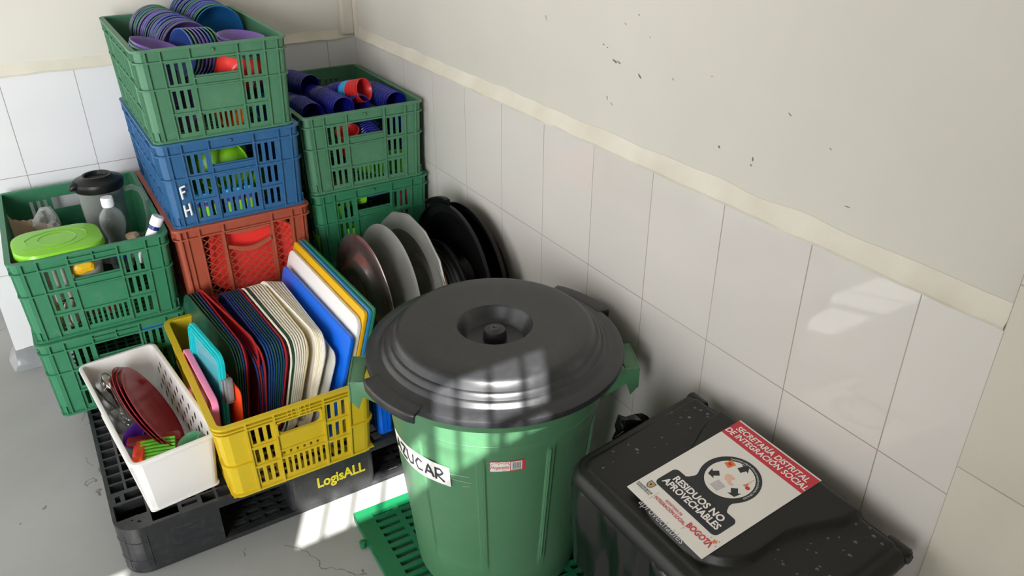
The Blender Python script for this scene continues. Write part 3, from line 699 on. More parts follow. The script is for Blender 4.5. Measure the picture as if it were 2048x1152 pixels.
# (colour, x of upper edge, z of upper edge, y centre)
TR = []
def tl(i, n=35): return .10 + .22*i/n
for i, c_ in enumerate('gggbr'): TR.append((c_, -.810+.0078*i, .458, -.826, -.095+.006*i, tl(i)))
TR.append(('r', -.762, .466, -.830, -.15, .16)); TR.append(('r', -.748, .452, -.862, -.10, .125))
for i, c_ in enumerate('brbbb'): TR.append((c_, -.752+.0062*i, .416-.001*i, -.850, -.03, .10+.012*i))
for i, c_ in enumerate('bbbgbgbr'): TR.append((c_, -.727+.0070*i, .454, -.866, -.055, .15+.012*i))
for i, c_ in enumerate(('w', 'g', 'w', 'w', 'w', 'w', 'w', 'cr')): TR.append((c_, -.667+.0071*i, .458, -.876, -.055+.004*i, .235+.006*i))
for i, c_ in enumerate(('w', 'w', 'cr', 'w', 'w', 'w')): TR.append((c_, -.606+.0060*i, .474-.001*i, -.898-.004*i, -.070+.014*i, .28+.008*i))
cnt = {}
tot = {}
for t_ in TR: tot[t_[0]] = tot.get(t_[0], 0) + 1
for i, (c_, x, z, yc, yaw, ln_) in enumerate(TR):
    k = cnt.get(c_, 0); cnt[c_] = k+1
    o = bpy.data.objects.new('serving_tray', TRAY[c_]); C.objects.link(o)
    tag(o, '%s tray upright in the yellow crate, %s of the %s ones' % (TNAME[c_], (ORD[k] + ' from left') if k < tot[c_]-1 else 'right-most', TNAME[c_]), 'tray', 'serving trays upright in the yellow crate')
    stand(o, x, z, yc, ln_, yaw, .292)
def board(name, xt, zt, yc, hgt, ln_, th, mat, label, lean, yaw, r=.014, handle=False):
    mb = MB(); mb.prism(rrect(hgt, ln_, r, 5, -hgt/2, -ln_/2), -th/2, th/2)
    o = mb.obj(name, mat, bevel=.0015); tag(o, label, 'cutting board' if 'board' in name else 'lid', 'cutting boards in the yellow crate' if 'board' in name else None)
    stand(o, xt, zt, yc, lean, yaw, hgt); return o
board('plastic_cover', -.573, .438, -.945, .26, .43, .003, M['frost'], 'translucent plastic lid wedged between the white trays and the blue board', .33, .01, .03)
board('cutting_board', -.543, .488, -.932, .325, .495, .010, M['blue'], 'bright blue cutting board next to the white trays in the yellow crate', .29, -.035)
board('cutting_board', -.510, .524, -.908, .355, .515, .011, M['white'], 'white cutting board between the blue and the yellow boards', .29, -.025, .03)
board('cutting_board', -.492, .541, -.905, .385, .520, .010, M['yellow'], 'yellow cutting board standing in the yellow crate', .28, -.025)
board('cutting_board', -.479, .543, -.905, .385, .520, .009, M['bblue'], 'sky blue cutting board between the yellow and green ones', .28, -.025)
board('cutting_board', -.468, .545, -.905, .385, .520, .008, M['bgreen'], 'green cutting board, right-most in the yellow crate', .28, -.025)
# teal clip lid, pink lid and orange lid on the left of the trays
t = thing('food_box_lid', 'turquoise food box lid with a grey side latch, leaning at the left of the trays', 'lid')
mb = MB()
def frame_ring(w, l, r, wd, z0, z1):
    a = rrect(w, l, r, 5, -w/2, -l/2); b = rrect(w-2*wd, l-2*wd, max(r-wd, .004), 5, wd-w/2, wd-l/2); n = len(a)
    V = [(x, y, z0) for x, y in a]+[(x, y, z1) for x, y in a]+[(x, y, z1) for x, y in b]+[(x, y, z0) for x, y in b]
    return V, [(k*n+i, k*n+(i+1) % n, ((k+1) % 4)*n+(i+1) % n, ((k+1) % 4)*n+i) for k in range(4) for i in range(n)]
for a_ in ((.315, .235, .03, .026, 0, .008), (.303, .223, .025, .004, .008, .013), (.280, .200, .02, .004, .008, .012)):
    V, F = frame_ring(*a_); mb.add(V, F)
mb.obj('lid_rim', M['teal'], t)
mb = MB(); mb.prism(rrect(.265, .185, .014, 5, -.1325, -.0925), .002, .004); mb.obj('window', M['tealclr'], t)
mb = MB(); mb.box(.025, .095, -.128, -.114, -.012, .008); mb.prism([(.03, -.128), (.038, -.136), (.082, -.136), (.09, -.128)], -.010, .002); mb.box(.029, .091, -.118, -.106, .0081, .013); tag(mb.obj('latch', M['latch'], t, bevel=.0015), 'grey plastic latch')
stand(t, -.850, .486, -.972, .09, -.12, .315)
board('plastic_cover', -.832, .405, -1.04, .24, .20, .004, M['orange'], 'bright orange cover showing behind the grey latch of the turquoise lid', .10, -.10, .02)
mb = MB(); mb.prism(rrect(.15, .30, .02, 5, -.075, -.15), 0, .003); V, F = frame_ring(.15, .30, .02, .006, .0, .016); mb.add(V, F)
o = mb.obj('plastic_cover', M['pink'], bevel=.001); tag(o, 'pink plastic lid leaning at the far left inside the yellow crate', 'lid'); stand(o, -.880, .395, -.985, .08, -.02, .15)

# ---------------------------------------------------------------- white basket
def basket():
    w, l, h = .196, .520, .168
    t = thing('storage_basket', 'white open plastic basket with oval holes along its sides, left of the yellow crate', 'basket', (-1.096, -1.166, PZ), (0, 0, .105))
    W = Wrap(w, l, .018, h, .014)
    holes = []
    mb = MB(); cells(mb, W.marks(), [0, h*.5, h], [], -.0016, lambda u, v, d: W(u, v, d), closed=True)
    me = None
    # right and left sides carry rows of pointed oval holes: rebuild those sides as pierced panels
    mb = MB(); n = 19
    def side(fu):
        L0, L1 = fu(.035), fu(.965); zs = (.028, .140); cell = (L1-L0)/n
        rows = [(.034+.019*k, k % 2) for k in range(6)]
        return L0, L1
    marks = W.marks(); q_r0, q_r1 = W.rs(.04), W.rs(.96); q_l0, q_l1 = W.ls(.04), W.ls(.96)
    def pierced(q0, q1, z0, z1, nu, nv):
        cu, cv = (q1-q0)/nu, (z1-z0)/nv
        for i in range(nu):
            for j in range(nv):
                a, b = q0+i*cu, q0+(i+1)*cu; c_, d_ = z0+j*cv, z0+(j+1)*cv
                mx_, mz_ = (a+b)/2, (c_+d_)/2
                if (i+j) % 2:   # solid
                    mb.add([W(a, c_, 0), W(b, c_, 0), W(b, d_, 0), W(a, d_, 0), W(a, c_, -.0016), W(b, c_, -.0016), W(b, d_, -.0016), W(a, d_, -.0016)], [(0, 1, 2, 3), (7, 6, 5, 4)]); continue
                sq = [(a, c_), (mx_, c_), (b, c_), (b, mz_), (b, d_), (mx_, d_), (a, d_), (a, mz_)]
                ov = [(mx_+cu*.40*math.cos(t_), mz_+cv*.46*math.sin(t_)) for t_ in [PI*1.25+PI/4*k for k in range(8)]]
                V = [W(x, z, d) for d in (0, -.0016) for x, z in sq+ov]; F = []
                for k in range(8):
                    k2 = (k+1) % 8; F += [(k, k2, 8+k2, 8+k), (16+k, 24+k, 24+k2, 16+k2), (8+k, 8+k2, 24+k2, 24+k)]
                mb.add(V, F)
    zz0, zz1 = .030, .138
    pierced(q_r0, q_r1, zz0, zz1, 19, 4); pierced(q_l0, q_l1, zz0, zz1, 19, 4)
    solid = [(q_r0, q_r1, zz0, zz1), (q_l0, q_l1, zz0, zz1)]
    cells(mb, W.marks(), [0, h-.003], solid, -.0016, lambda u, v, d: W(u, v, d), closed=True)
    mb.obj('side_walls', M['white_pl'], t)
    mb = MB(); W.ring(mb, h-.004, h, -.004, .007); W.ring(mb, h-.011, h-.004, .0045, .007); mb.obj('rim', M['white_pl'], t, bevel=.0012)
    mb = MB(); mb.prism(rrect(w-.024, l-.024, .01, 4, .012, .012), .0, .004); mb.obj('base', M['white_pl'], t)
    return t
bas = basket()

# ---------------------------------------------------------------- pallet
def pallet():
    t = thing('pallet', 'black plastic pallet with an open grid deck lying on the grey floor', 'pallet', (-1.173, -1.191, 0), (0, 0, -.008))
    S = 1.085
    holes = []
    band = [(.035, .045+.0)]
    # lattice cells; solid strips over the nine feet, larger pockets at the corner
    p = .0385; g = .0325
    xs = [.010 + p*i for i in range(28)]
    for i, x in enumerate(xs):
        for j, y_ in enumerate(xs):
            if x < .195 and y_ < .160: continue
            if .40 < x < .66 and y_ < .10: continue
            holes.append((x, x+g, y_, y_+g))
    holes += [(.008, .078, .052, .112), (.084, .146, .010, .066), (.084, .146, .074, .112), (.016, .028, .122, .146), (.038, .078, .120, .150), (.155, .192, .022, .034), (.152, .192, .045, .085), (.152, .192, .095, .150), (.086, .146, .120, .150)]
    holes += [(.030, .038, .030, .036), (.052, .060, .024, .030)]
    hs = [h for h in holes if not (h[0] == .245)]
    def fn(u, v, d): # round the front-left corner
        r = .06
        if u < r and v < r:
            m_ = max(r-u, r-v) ; vx, vy = r-u, r-v; L_ = math.hypot(vx, vy)
            if L_ > 1e-6: k = m_/L_; return Vector((r-vx*k, r-vy*k, .148-d))
        return Vector((u, v, .148-d))
    mb = MB(); cells(mb, [0, .015, .03, .045, .06, S], [0, .015, .03, .045, .06, S], hs, .026, fn); mb.obj('top_deck', M['pallet'], t)
    mb = MB()
    hb = [(.26+.042*i, .26+.042*i+.034, .02+.030*j, .02+.030*j+.018) for i in range(5) for j in range(4)] + [(.70+.042*i, .70+.042*i+.034, .02+.030*j, .02+.030*j+.018) for i in range(5) for j in range(4)]
    hb += [(.25, .45, .16, .93), (.68, .86, .16, .93)]
    cells(mb, [0, .015, .03, .045, .06, S], [0, .015, .03, .045, .06, S], hb, .014, lambda u, v, d: fn(u, v, .1475-.016+d)); mb.obj('bottom_deck', M['pallet'], t)
    # feet
    for ix, (a, b) in enumerate(((0, .235), (.41, .655), (.86, S))):
        for iy, (c_, d_) in enumerate(((0, .16), (.46, .62), (.93, S))):
            mb = MB(); th = .006
            if ix == 0 and iy == 0:
                out = [(.06-.06*math.cos(k*PI/16), .06-.06*math.sin(k*PI/16)) for k in range(9)]
                poly = out + [(b, 0), (b, d_), (0, d_)]
            else: poly = rrect(b-a, d_-c_, .02, 4, a, c_)
            inner = []
            cx, cy = (a+b)/2, (c_+d_)/2
            n = len(poly); inn = [(cx+(x-cx)*.93, cy+(y_-cy)*.92) for x, y_ in poly]
            V = [(x, y_, .016) for x, y_ in poly]+[(x, y_, .122) for x, y_ in poly]+[(x, y_, .122) for x, y_ in inn]+[(x, y_, .016) for x, y_ in inn]
            mb.add(V, [(k*n+i, k*n+(i+1) % n, ((k+1) % 4)*n+(i+1) % n, ((k+1) % 4)*n+i) for k in range(4) for i in range(n)], 0, False)
            f = mb.obj('foot', M['pallet'], t)
            if ix == 0 and iy == 0:
                mb = MB()
                m_ = frame((.165, -.0008, .075), (1, 0, 0), (0, 0, 1))
                for k, s_ in enumerate(('Property of', 'Korea Pallet', 'Pool Co., Ltd.')): text_flat(mb, s_, .019, m_ @ Matrix.Translation((0, .026-.025*k, 0)), off=.012)
                mb.obj('lettering', M['pblack'], f)
                mb = MB()
                for z in (.04, .10): mb.tube([(.06-.0605*math.cos(k*PI/16), .06-.0605*math.sin(k*PI/16), z) for k in range(9)], .0012, 5)
                mb.tube([(.062, -.0008, .018), (.062, -.0008, .120)], .0016, 5); mb.tube([(.012, .02, .018), (.012, .02, .12)], .001, 5)
                mb.obj('corner_ribs', M['pallet'], f)
            if ix == 1 and iy == 0:
                mb = MB(); m_ = frame((.555, -.0012, .082), (1, 0, 0), (0, 0, 1)); text_flat(mb, 'LogisALL', .046, m_, off=.032, sx=.80)
                tag(mb.obj('lettering', M['logoy'], f), 'yellow raised lettering')
pallet()

# ---------------------------------------------------------------- green grid mats, bins
def grid_mat(x, y, a, sx, sy, label):
    t = thing('floor_grid', label, 'grid mat', (x, y, 0), (0, 0, a))
    mb = MB(); H = []
    px, py = .072, .0275; nx, ny = int((sx-.02)/px), int((sy-.02)/py)
    ox, oy = (sx-nx*px)/2, (sy-ny*py)/2
    for i in range(nx):
        for j in range(ny):
            H.append((ox+i*px+.008, ox+(i+1)*px-.006, -sy+oy+j*py+.007, -sy+oy+(j+1)*py-.006))
    cells(mb, [0, sx], [-sy, 0], H, .012, lambda u, v, d: Vector((u, v, .030-d)))
    mb.obj('grid_panel', M['mat'], t, bevel=0)
    mb = MB()
    for u0, u1, v0, v1 in ((0, sx, -.004, 0), (0, sx, -sy, -sy+.004), (0, .004, -sy, 0), (sx-.004, sx, -sy, 0)): mb.box(u0, u1, v0, v1, 0, .0295)
    for i in range(1, 4):
        for j in range(1, 4): mb.lathe([(.0001, 0), (.012, 0), (.01, .019), (.0001, .019)], 10, 0, None, True, sx*i/4, -sy*j/4)
    mb.obj('skirt', M['mat'], t)
    for v in (-.10, -.32):
        mb = MB(); mb.lathe([(.0001, .004), (.008, .004), (.009, .008), (.009, .022), (.0001, .024)], 12, 0, None, True, -.012, v); mb.box(-.012, .002, v-.005, v+.005, .006, .020)
        mb.obj('connector', M['mat'], t)
grid_mat(-.628, -1.297, -.035, .50, .505, 'green slotted plastic grid mat on the floor under the big green bin')

BX, BY = -.345, -1.57
def br(z): return .200 + .050*(z-.03)/.57
def bp_(th, z, d=0):   # th in degrees, z world
    a = math.radians(th); r = br(z)+d; return Vector((BX+r*math.cos(a), BY+r*math.sin(a), z))
def green_bin():
    t = thing('waste_bin', 'tall round green plastic bin with a handwritten AZUCAR paper strip on it', 'bin')
    n = 144; V = []; F = []
    zs = [.030, .034, .06, .10, .13, .145, .16, .2, .3, .4, .47, .495, .508, .515, .53, .56, .598, .604]
    panels = [(-126.2, -93.0), (-89.5, -56.5), (-162.6, -130), (-53, -20)]
    def relief(th, z):
        d = 0
        for a, b in panels:
            c_ = (a+b)/2; hw = (b-a)/2; dx = abs(((th-c_+180) % 360)-180)
            if dx < hw and .14 < z < .508: d = -.0035*min(1, (hw-dx)/.9)*min(1, (.510-z)/.012)*min(1, (z-.13)/.03)
        return d
    th_list = sorted(set([i*360/n-180 for i in range(n)] + [x+e for p in panels for x, s_ in ((p[0], 1), (p[1], -1)) for e in (0, s_*.9)]))
    m = len(th_list)
    for z in zs:
        for th in th_list:
            rr = relief(th, z) + (-.012 if z < .0301 else 0)
            V.append(bp_(th, z, rr))
    K = len(zs)
    for k in range(K-1):
        for i in range(m): j = (i+1) % m; F.append((k*m+i, k*m+j, (k+1)*m+j, (k+1)*m+i))
    for z in (.604, .30, .034):
        for th in th_list: V.append(bp_(th, z, -.005))
    for k in range(K-1, K+2):
        for i in range(m): j = (i+1) % m; F.append((k*m+i, k*m+j, (k+1)*m+j, (k+1)*m+i))
    F.append(tuple((K+2)*m+i for i in range(m))); F.append(tuple(range(m-1, -1, -1)))
    mb = MB(); mb.add(V, F, 0, True); mb.obj('bin_body', M['bin_g'], t)
    # ridges between panels
    mb = MB()
    mb.tube([bp_(-92.2, z, .001) for z in (.16, .25, .35, .45, .497)], .0022, 6)
    for th in (-127.2,): mb.tube([bp_(th, z, -.0006) for z in (.16, .3, .45, .497)], .0011, 6)
    mb.tube([bp_(-180+3*k, .529-.00*k, .0002) for k in range(0, 41)], .0007, 5)
    mb.obj('ridges', M['bin_g'], t)
    for s_ in (0, 1):   # bracket handles
        a = math.radians(153 + 180*s_); mb = MB()
        m4 = Matrix.Translation((BX, BY, 0)) @ Matrix.Rotation(a, 4, 'Z')
        r0, r1 = .236, .322; hw = .062
        # sloping shelf with an opening, turned down outer lip and two side cheeks
        def P_(x, y_, z): return m4 @ Vector((x, y_, z))
        for sy_ in (-1, 1):
            pts = [P_(r0, sy_*hw, .575), P_(r1, sy_*(hw-.012), .570), P_(r1, sy_*(hw-.012), .520), P_(r1-.018, sy_*(hw-.008), .500), P_(r1-.030, sy_*(hw-.004), .535), P_(r0, sy_*hw, .500)]
            q = [p + (m4.to_3x3() @ Vector((0, -sy_*.0045, 0))) for p in pts]; k = len(pts)
            mb.add(pts+q, [tuple(range(k)), tuple(range(2*k-1, k-1, -1))] + [(i, (i+1) % k, k+(i+1) % k, k+i) for i in range(k)])
        def hx(x0, x1, y0, y1, z0, z1, z2, z3):
            mb.hexa([P_(x0, y0, z0), P_(x1, y0, z2), P_(x1, y1, z2), P_(x0, y1, z0), P_(x0, y0, z1), P_(x1, y0, z3), P_(x1, y1, z3), P_(x0, y1, z1)])
        w2 = hw-.010
        hx(r1-.004, r1, -w2, w2, .518, .572, .518, .572)
        hx(r1-.034, r1-.003, -w2, w2, .566, .570, .567, .571)
        hx(r0, r1-.034, w2-.014, w2+.006, .568, .572, .566, .570); hx(r0, r1-.034, -w2-.006, -w2+.014, .568, .572, .566, .570)
        mb.obj('handle', M['bin_g'], t, bevel=.0012)
    # paper strip with handwriting
    th0, th1 = 169.0, 215.4
    def strip(a0, a1, z0f, z1f, d, nn=26):
        V = []; F = []
        for i in range(nn+1):
            k = i/nn; a = a0+(a1-a0)*k
            for zz in (z0f(k), z1f(k)): V.append(bp_(a, zz, d))
        for i in range(nn): F.append((2*i, 2*i+2, 2*i+3, 2*i+1))
        return V, F
    z0f = lambda k: .398+.004*math.sin(k*9)*.3 - .003*k*(1-k); z1f = lambda k: .455 - .001*math.sin(k*7)
    mb = MB(); V, F = strip(th0, th1, z0f, z1f, .0009); mb.add(V, F); lab = mb.obj('paper_strip', M['paper'], t, fix=False); tag(lab, 'white paper strip reading AZUCAR')
    mb = MB(); V, F = strip(215.4, 226, lambda k: .437+.002*k, lambda k: .4385+.002*k, .0006, 6); mb.add(V, F)
    V, F = strip(215.4, 227, lambda k: .423-.001*k, lambda k: .4242-.001*k, .0006, 6); mb.add(V, F)
    V, F = strip(222, 226, lambda k: .407+.004*k, lambda k: .4085+.004*k, .0006, 3); mb.add(V, F)
    tag(mb.obj('tape_residue', M['film'], t, fix=False), kind='stuff')
    mb = MB()   # hand-lettered strokes, u in 0..1 of the strip, v in 0..1 of its height
    glyph = {'A': [[(0, 0), (.5, 1), (1, .05)], [(.2, .38), (.85, .36)]], 'Z': [[(0, .95), (.9, 1), (.1, .05), (1, .0)]],
             'U': [[(0, 1), (.02, .3), (.35, .0), (.8, .15), (.95, 1)]], 'C': [[(.95, .85), (.5, 1), (.05, .55), (.3, .05), (.95, .12)]],
             'R': [[(.05, 0), (.1, 1)], [(0, .95), (.6, 1), (.85, .75), (.55, .5), (.12, .45), (.95, 0)]]}
    x = .05
    for k, ch in enumerate('AZUCAR'):
        wch = .125; ang = lambda u: th0+(th1-th0)*u
        for st in glyph[ch]:
            pts = []
            for i in range(len(st)-1):
                for s_ in range(4):
                    f = s_/4; pts.append((st[i][0]+(st[i+1][0]-st[i][0])*f, st[i][1]+(st[i+1][1]-st[i][1])*f))
            pts.append(st[-1]); P3 = [bp_(ang(x+px*wch), .409+.034*py, .0021) for px, py in pts]
            V = []; F = []; hwid = .0028
            for i, p in enumerate(P3):
                a_ = P3[max(i-1, 0)]; b_ = P3[min(i+1, len(P3)-1)]; tg = (b_-a_).normalized()
                nrm = Vector((p.x-BX, p.y-BY, 0)).normalized(); sd = tg.cross(nrm)*hwid; V += [p-sd, p+sd]
            for i in range(len(P3)-1): F.append((2*i, 2*i+1, 2*i+3, 2*i+2))
            mb.add(V, F)
        x += .152
    mb.obj('handwriting', M['pblack'], lab, fix=False)
    # maker's sticker with a house roof, script and barcode
    s0, s1, zb, zt = -123.6, -105.6, .4575, .4865
    mb = MB(); V, F = strip(s0, s1, lambda k: zb, lambda k: zt, -.0025, 8); mb.add(V, F); st_ = mb.obj('maker_sticker', M['pred'], t, fix=False); tag(st_, 'small red and white maker sticker')
    mb = MB(); V, F = strip(s0+.3, -113.3, lambda k: zb+.0012, lambda k: zt-.0012, -.0022, 6); mb.add(V, F, 0)
    V, F = strip(-112.9, -107.2, lambda k: zb+.0022, lambda k: zt-.0022, -.0022, 4); mb.add(V, F, 0)
    mb.obj('white_field', M['barwhite'], st_, fix=False)
    mb = MB()
    for k in range(16):
        a = -112.2+.29*k; wd = .07+.06*((k*7) % 3); V, F = strip(a, a+wd, lambda q: zb+.006, lambda q: zt-.004, -.0019, 1); mb.add(V, F)
    V, F = strip(-112.6, -107.5, lambda q: zb+.003, lambda q: zb+.0042, -.0019, 2); mb.add(V, F)
    mb.obj('barcode', M['pblack'], st_, fix=False)
    mb = MB()
    def cyl(u, v, d): # u metres along arc from sticker centre-left part, v up
        return bp_(-118.6 + math.degrees(u/.235), (zb+zt)/2 + v, -.0019)
    text_flat(mb, 'Hogarplas', .0125, None, off=.012, shear=.35, fn=lambda x, y_, z: cyl(x*.78, y_-.002, 0))
    def st2(pts, w_=.0006):
        for (a, b), (c_, d_) in zip(pts[:-1], pts[1:]):
            L_ = math.hypot(c_-a, d_-b); nx, ny = -(d_-b)/L_*w_, (c_-a)/L_*w_
            mb.add([cyl(a+nx, b+ny, 0), cyl(c_+nx, d_+ny, 0), cyl(c_-nx, d_-ny, 0), cyl(a-nx, b-ny, 0)], [(0, 1, 2, 3)])
    st2([(-.020, .004), (-.014, .009), (-.002, .0125), (.010, .008), (.013, .009), (.013, .011), (.018, .011), (.018, .007), (.021, .0045)])
    mb.obj('red_script', M['pred'], st_, fix=False)
    mb = MB()
    for (x0, x1, y0, y1) in ((.006, .014, -.0125, -.0105),): mb.add([cyl(x0, y0, 0), cyl(x1, y0, 0), cyl(x1, y1, 0), cyl(x0, y1, 0)], [(0, 1, 2, 3)])
    mb.add([cyl(-.002+.0022*math.cos(k), .0075+.0022*math.sin(k), 0) for k in [i*PI/4 for i in range(8)]], [tuple(range(8))])
    mb.obj('yellow_mark', M['pyellow'], st_, fix=False)
green_bin()
def big_lid_parts(t, R, mat, tabs=True):
    k = R/.285
    prof = [(.0001, .014), (.030, .014), (.062, .0165), (.072, .026), (.080, .047), (.084, .0515), (.092, .0515), (.170, .053), (.204, .054), (.212, .0525), (.219, .046), (.224, .037), (.226, .033),
            (.2285, .033), (.232, .031), (.236, .024), (.2385, .020), (.241, .020), (.245, .0175), (.250, .010), (.2525, .008), (.262, .0075), (.280, .006), (.2845, .003), (.286, -.003), (.285, -.010), (.2825, -.010), (.283, -.003), (.280, .002), (.262, .0035), (.252, .004), (.21, .044), (.19, .049), (.09, .047), (.07, .012), (.0001, .010)]
    mb = MB(); mb.lathe([(r*k, z*k) for r, z in prof], 128); mb.obj('lid_disc', mat, t)
    mb = MB(); mb.lathe([(.0001, .041), (.0035, .041), (.0045, .043), (.012, .043), (.0135, .0415), (.0145, .0405), (.020, .0405), (.0235, .038), (.0245, .034), (.0255, .030), (.0265, .014), (.0265, .010)], 40)
    o = mb.obj('knob', mat, t); o.scale = (k, k, k)
    if tabs:
        for s_ in (0, 1):
            mb = MB(); n = 10; V = []; F = []
            for i in range(n+1):
                a = math.radians(-16+32*i/n) + PI*s_
                ed = .016 if i in (0, n) else 0
                for r, z in ((.272, .0075), (.306, .005), (.309, .001), (.308, -.016), (.304, -.016), (.302, -.003), (.272, .0035)): V.append(((r if r < .28 else r-ed*.2)*k*math.cos(a), (r if r < .28 else r-ed*.2)*k*math.sin(a), z*k))
            for i in range(n):
                for q in range(7): q2 = (q+1) % 7; F.append((i*7+q, i*7+q2, (i+1)*7+q2, (i+1)*7+q))
            F += [tuple(range(7)), tuple(n*7+q for q in range(6, -1, -1))]
            mb.add(V, F); mb.obj('grip_tab', mat, t, bevel=.0012*k)
t = thing('bin_lid', 'round dark grey stepped lid with a centre knob, on top of the green bin', 'lid', (BX+.002, BY, .620), (0, 0, math.radians(12)))
big_lid_parts(t, .285, M['lid_k'])

# black bin with swing lid against the right wall
def black_bin():
    t = thing('waste_bin', 'black rectangular bin with a waste sorting notice on its hinged lid', 'bin')
    x0, x1, y0, y1 = -.378, -.050, -2.408, -1.896   # lid footprint
    zb, zf = .581, .532
    def zt(x): return zf + (zb-zf)*(x-x0)/(x1-x0)
    # lid surface height field
    def hgt(u, v):  # u 0 front ..1 back(wall), v 0 = far side (y1) .. 1 = near side (y0)
        p = u*(x1-x0); q = abs(v-.5)*(y1-y0)
        f = max(0, min(1, (p-.17)/.13)); f = f*f*(3-2*f)
        w_ = .122 + .042*f; r_ = .085; p0 = .040
        if p < p0 + r_:
            dq = max(0, q-(w_-r_)); d = r_ - math.hypot(p0+r_-p, dq) if dq > 0 else p-p0
        else: d = w_ - q
        s_ = max(0, min(1, (d+.004)/.010)); s_ = s_*s_*(3-2*s_)
        z = .015*s_
        e = min(p, v*(y1-y0), (1-v)*(y1-y0)); g = max(0, min(1, (e-.020)/.006)); z += .004*g*g*(3-2*g)
        return z
    nu, nv = 110, 170; V = []; F = []
    r = .045
    def pt(u, v):
        x = x0+(x1-x0)*u; y_ = y1+(y0-y1)*v
        # round the two front corners and slightly the back ones
        for (cx, cy, rr, sx_, sy_) in ((x0+r, y1-r, r, -1, 1), (x0+r, y0+r, r, -1, -1), (x1-.018, y1-.018, .018, 1, 1), (x1-.018, y0+.018, .018, 1, -1)):
            dx, dy = (x-cx)*sx_, (y_-cy)*sy_
            if dx > 0 and dy > 0:
                m_ = max(dx, dy); L_ = math.hypot(dx, dy); k = m_/L_; x = cx+sx_*dx*k; y_ = cy+sy_*dy*k
        return x, y_
    for i in range(nu+1):
        u = i/nu
        for j in range(nv+1):
            v = j/nv; x, y_ = pt(u, v)
            edge = min(u*(x1-x0), v*(y1-y0), (1-v)*(y1-y0))
            drop = 0
            if edge < .010: drop = -.010*(1-edge/.010)**2
            bk = max(0, (u-.93)/.07); drop -= .022*bk*bk
            V.append((x, y_, zt(x)+hgt(u, v)+drop))
    for i in range(nu):
        for j in range(nv): a = i*(nv+1)+j; F.append((a, a+nv+1, a+nv+2, a+1))
    mb = MB(); mb.add(V, F, 0, True)
    # skirt of the lid
    ring = [(i, 0) for i in range(nu+1)] + [(nu, j) for j in range(1, nv+1)] + [(i, nv) for i in range(nu-1, -1, -1)] + [(0, j) for j in range(nv-1, 0, -1)]
    V2 = []; F2 = []; m = len(ring)
    levels = [(0, 0), (.003, -.006), (.003, -.020), (-.002, -.028), (-.006, -.028)]
    cx, cy = (x0+x1)/2, (y0+y1)/2
    for off, dz in levels:
        for i, j in ring:
            p = V[i*(nv+1)+j]; d = Vector((p[0]-cx, p[1]-cy)); sx_ = 1 if d.x > 0 else -1
            nx = (p[0]-cx)/((x1-x0)/2); ny = (p[1]-cy)/((y1-y0)/2); nn_ = Vector((nx if abs(nx) > .8 else 0, ny if abs(ny) > .8 else 0))
            if nn_.length > 0: nn_.normalize()
            V2.append((p[0]+nn_.x*off, p[1]+nn_.y*off, (p[2] if dz == 0 else zt(p[0])-.010+dz*.9)))
    for k in range(len(levels)-1):
        for i in range(m): j = (i+1) % m; F2.append((k*m+i, k*m+j, (k+1)*m+j, (k+1)*m+i))
    mb.add(V2, F2, 0, True)
    mb.obj('lid', M['blackbin'], t)
    # hinge ends against the wall
    for yy in (y1-.020, y0+.020):
        mb = MB(); m4 = Matrix.Translation((x1-.006, yy, zb-.020)) @ Matrix.Rotation(PI/2, 4, 'X')
        mb.lathe([(.0001, .020), (.013, .020), (.016, .017), (.016, -.020), (.0001, -.020)], 24, 0, m4)
        mb.lathe([(.0001, .024), (.009, .024), (.010, .018)], 18, 0, m4)
        mb.obj('hinge', M['blackbin'], t)
    mb = MB(); mb.tube([(x1-.006, y1-.02, zb-.028), (x1-.006, y0+.02, zb-.028)], .010, 10); mb.obj('hinge_rod', M['blackbin'], t)
    # body
    W = Wrap(.315, .50, .05, .50, .035, 0)
    mb = MB(); cells(mb, W.marks(6), [0, .25, .46, .50], [], -.004, lambda u, v, d: Vector((x0+.010, y0+.008, .012)) + W(u, v, d), closed=True)
    mb.prism(rrect(.245, .43, .04, 5, x0+.047, y0+.053), .02, .026)
    mb.obj('bin_body', M['blackbin'], t)
    # bin liner folded over the rim, hanging in creases
    Wb = Wrap(.325, .51, .05, .50, .035, 0); marks = 150; V = []; F = []; rows = [(.500, -.010), (.508, .002), (.498, .007), (.48, .008), (.43, .010), (.38, .013), (.33, .016), (.29, .020)]
    for k, (z, d) in enumerate(rows):
        for i in range(marks):
            q = Wb.P*i/marks
            nse = noise.noise(Vector((q*22, z*9, 1.7))); n2 = noise.noise(Vector((q*60, z*24, 5.0)))
            dd = d + (.013*nse + .005*n2)*min(1, k/2)
            zz = z + .012*nse*(k/7) + (.02*n2 if k == 7 else 0)
            V.append(Vector((x0+.005, y0+.003, .008)) + Wb(q, min(zz, .515), max(dd, .0005)))
    for k in range(len(rows)-1):
        for i in range(marks): j = (i+1) % marks; F.append((k*marks+i, k*marks+j, (k+1)*marks+j, (k+1)*marks+i))
    mb = MB(); mb.add(V, F, 0, True)
    # loose gathered corner poking out at the far side
    V = []; F = []; n = 10
    for i in range(n+1):
        for j in range(8):
            a = 2*PI*j/8; f = i/n; rad = .004+.030*math.sin(PI*min(1, f*1.02))*(1+.35*noise.noise(Vector((i*.9, j*1.3, 2))))
            V.append((-.262+.095*f + .010*math.sin(f*9), -1.894+.020*math.sin(PI*f)+rad*.45*math.cos(a), .540+.004*f+rad*math.sin(a)*.75 + .006*math.sin(j*3+i)))
    for i in range(n):
        for j in range(8): k = (j+1) % 8; F.append((i*8+j, i*8+k, (i+1)*8+k, (i+1)*8+j))
    mb.add(V, F, 0, False)
    mb.obj('bin_liner', M['bag'], t, auto=False)
    # --- the notice
    def zs(x): return zt(x)+.0193
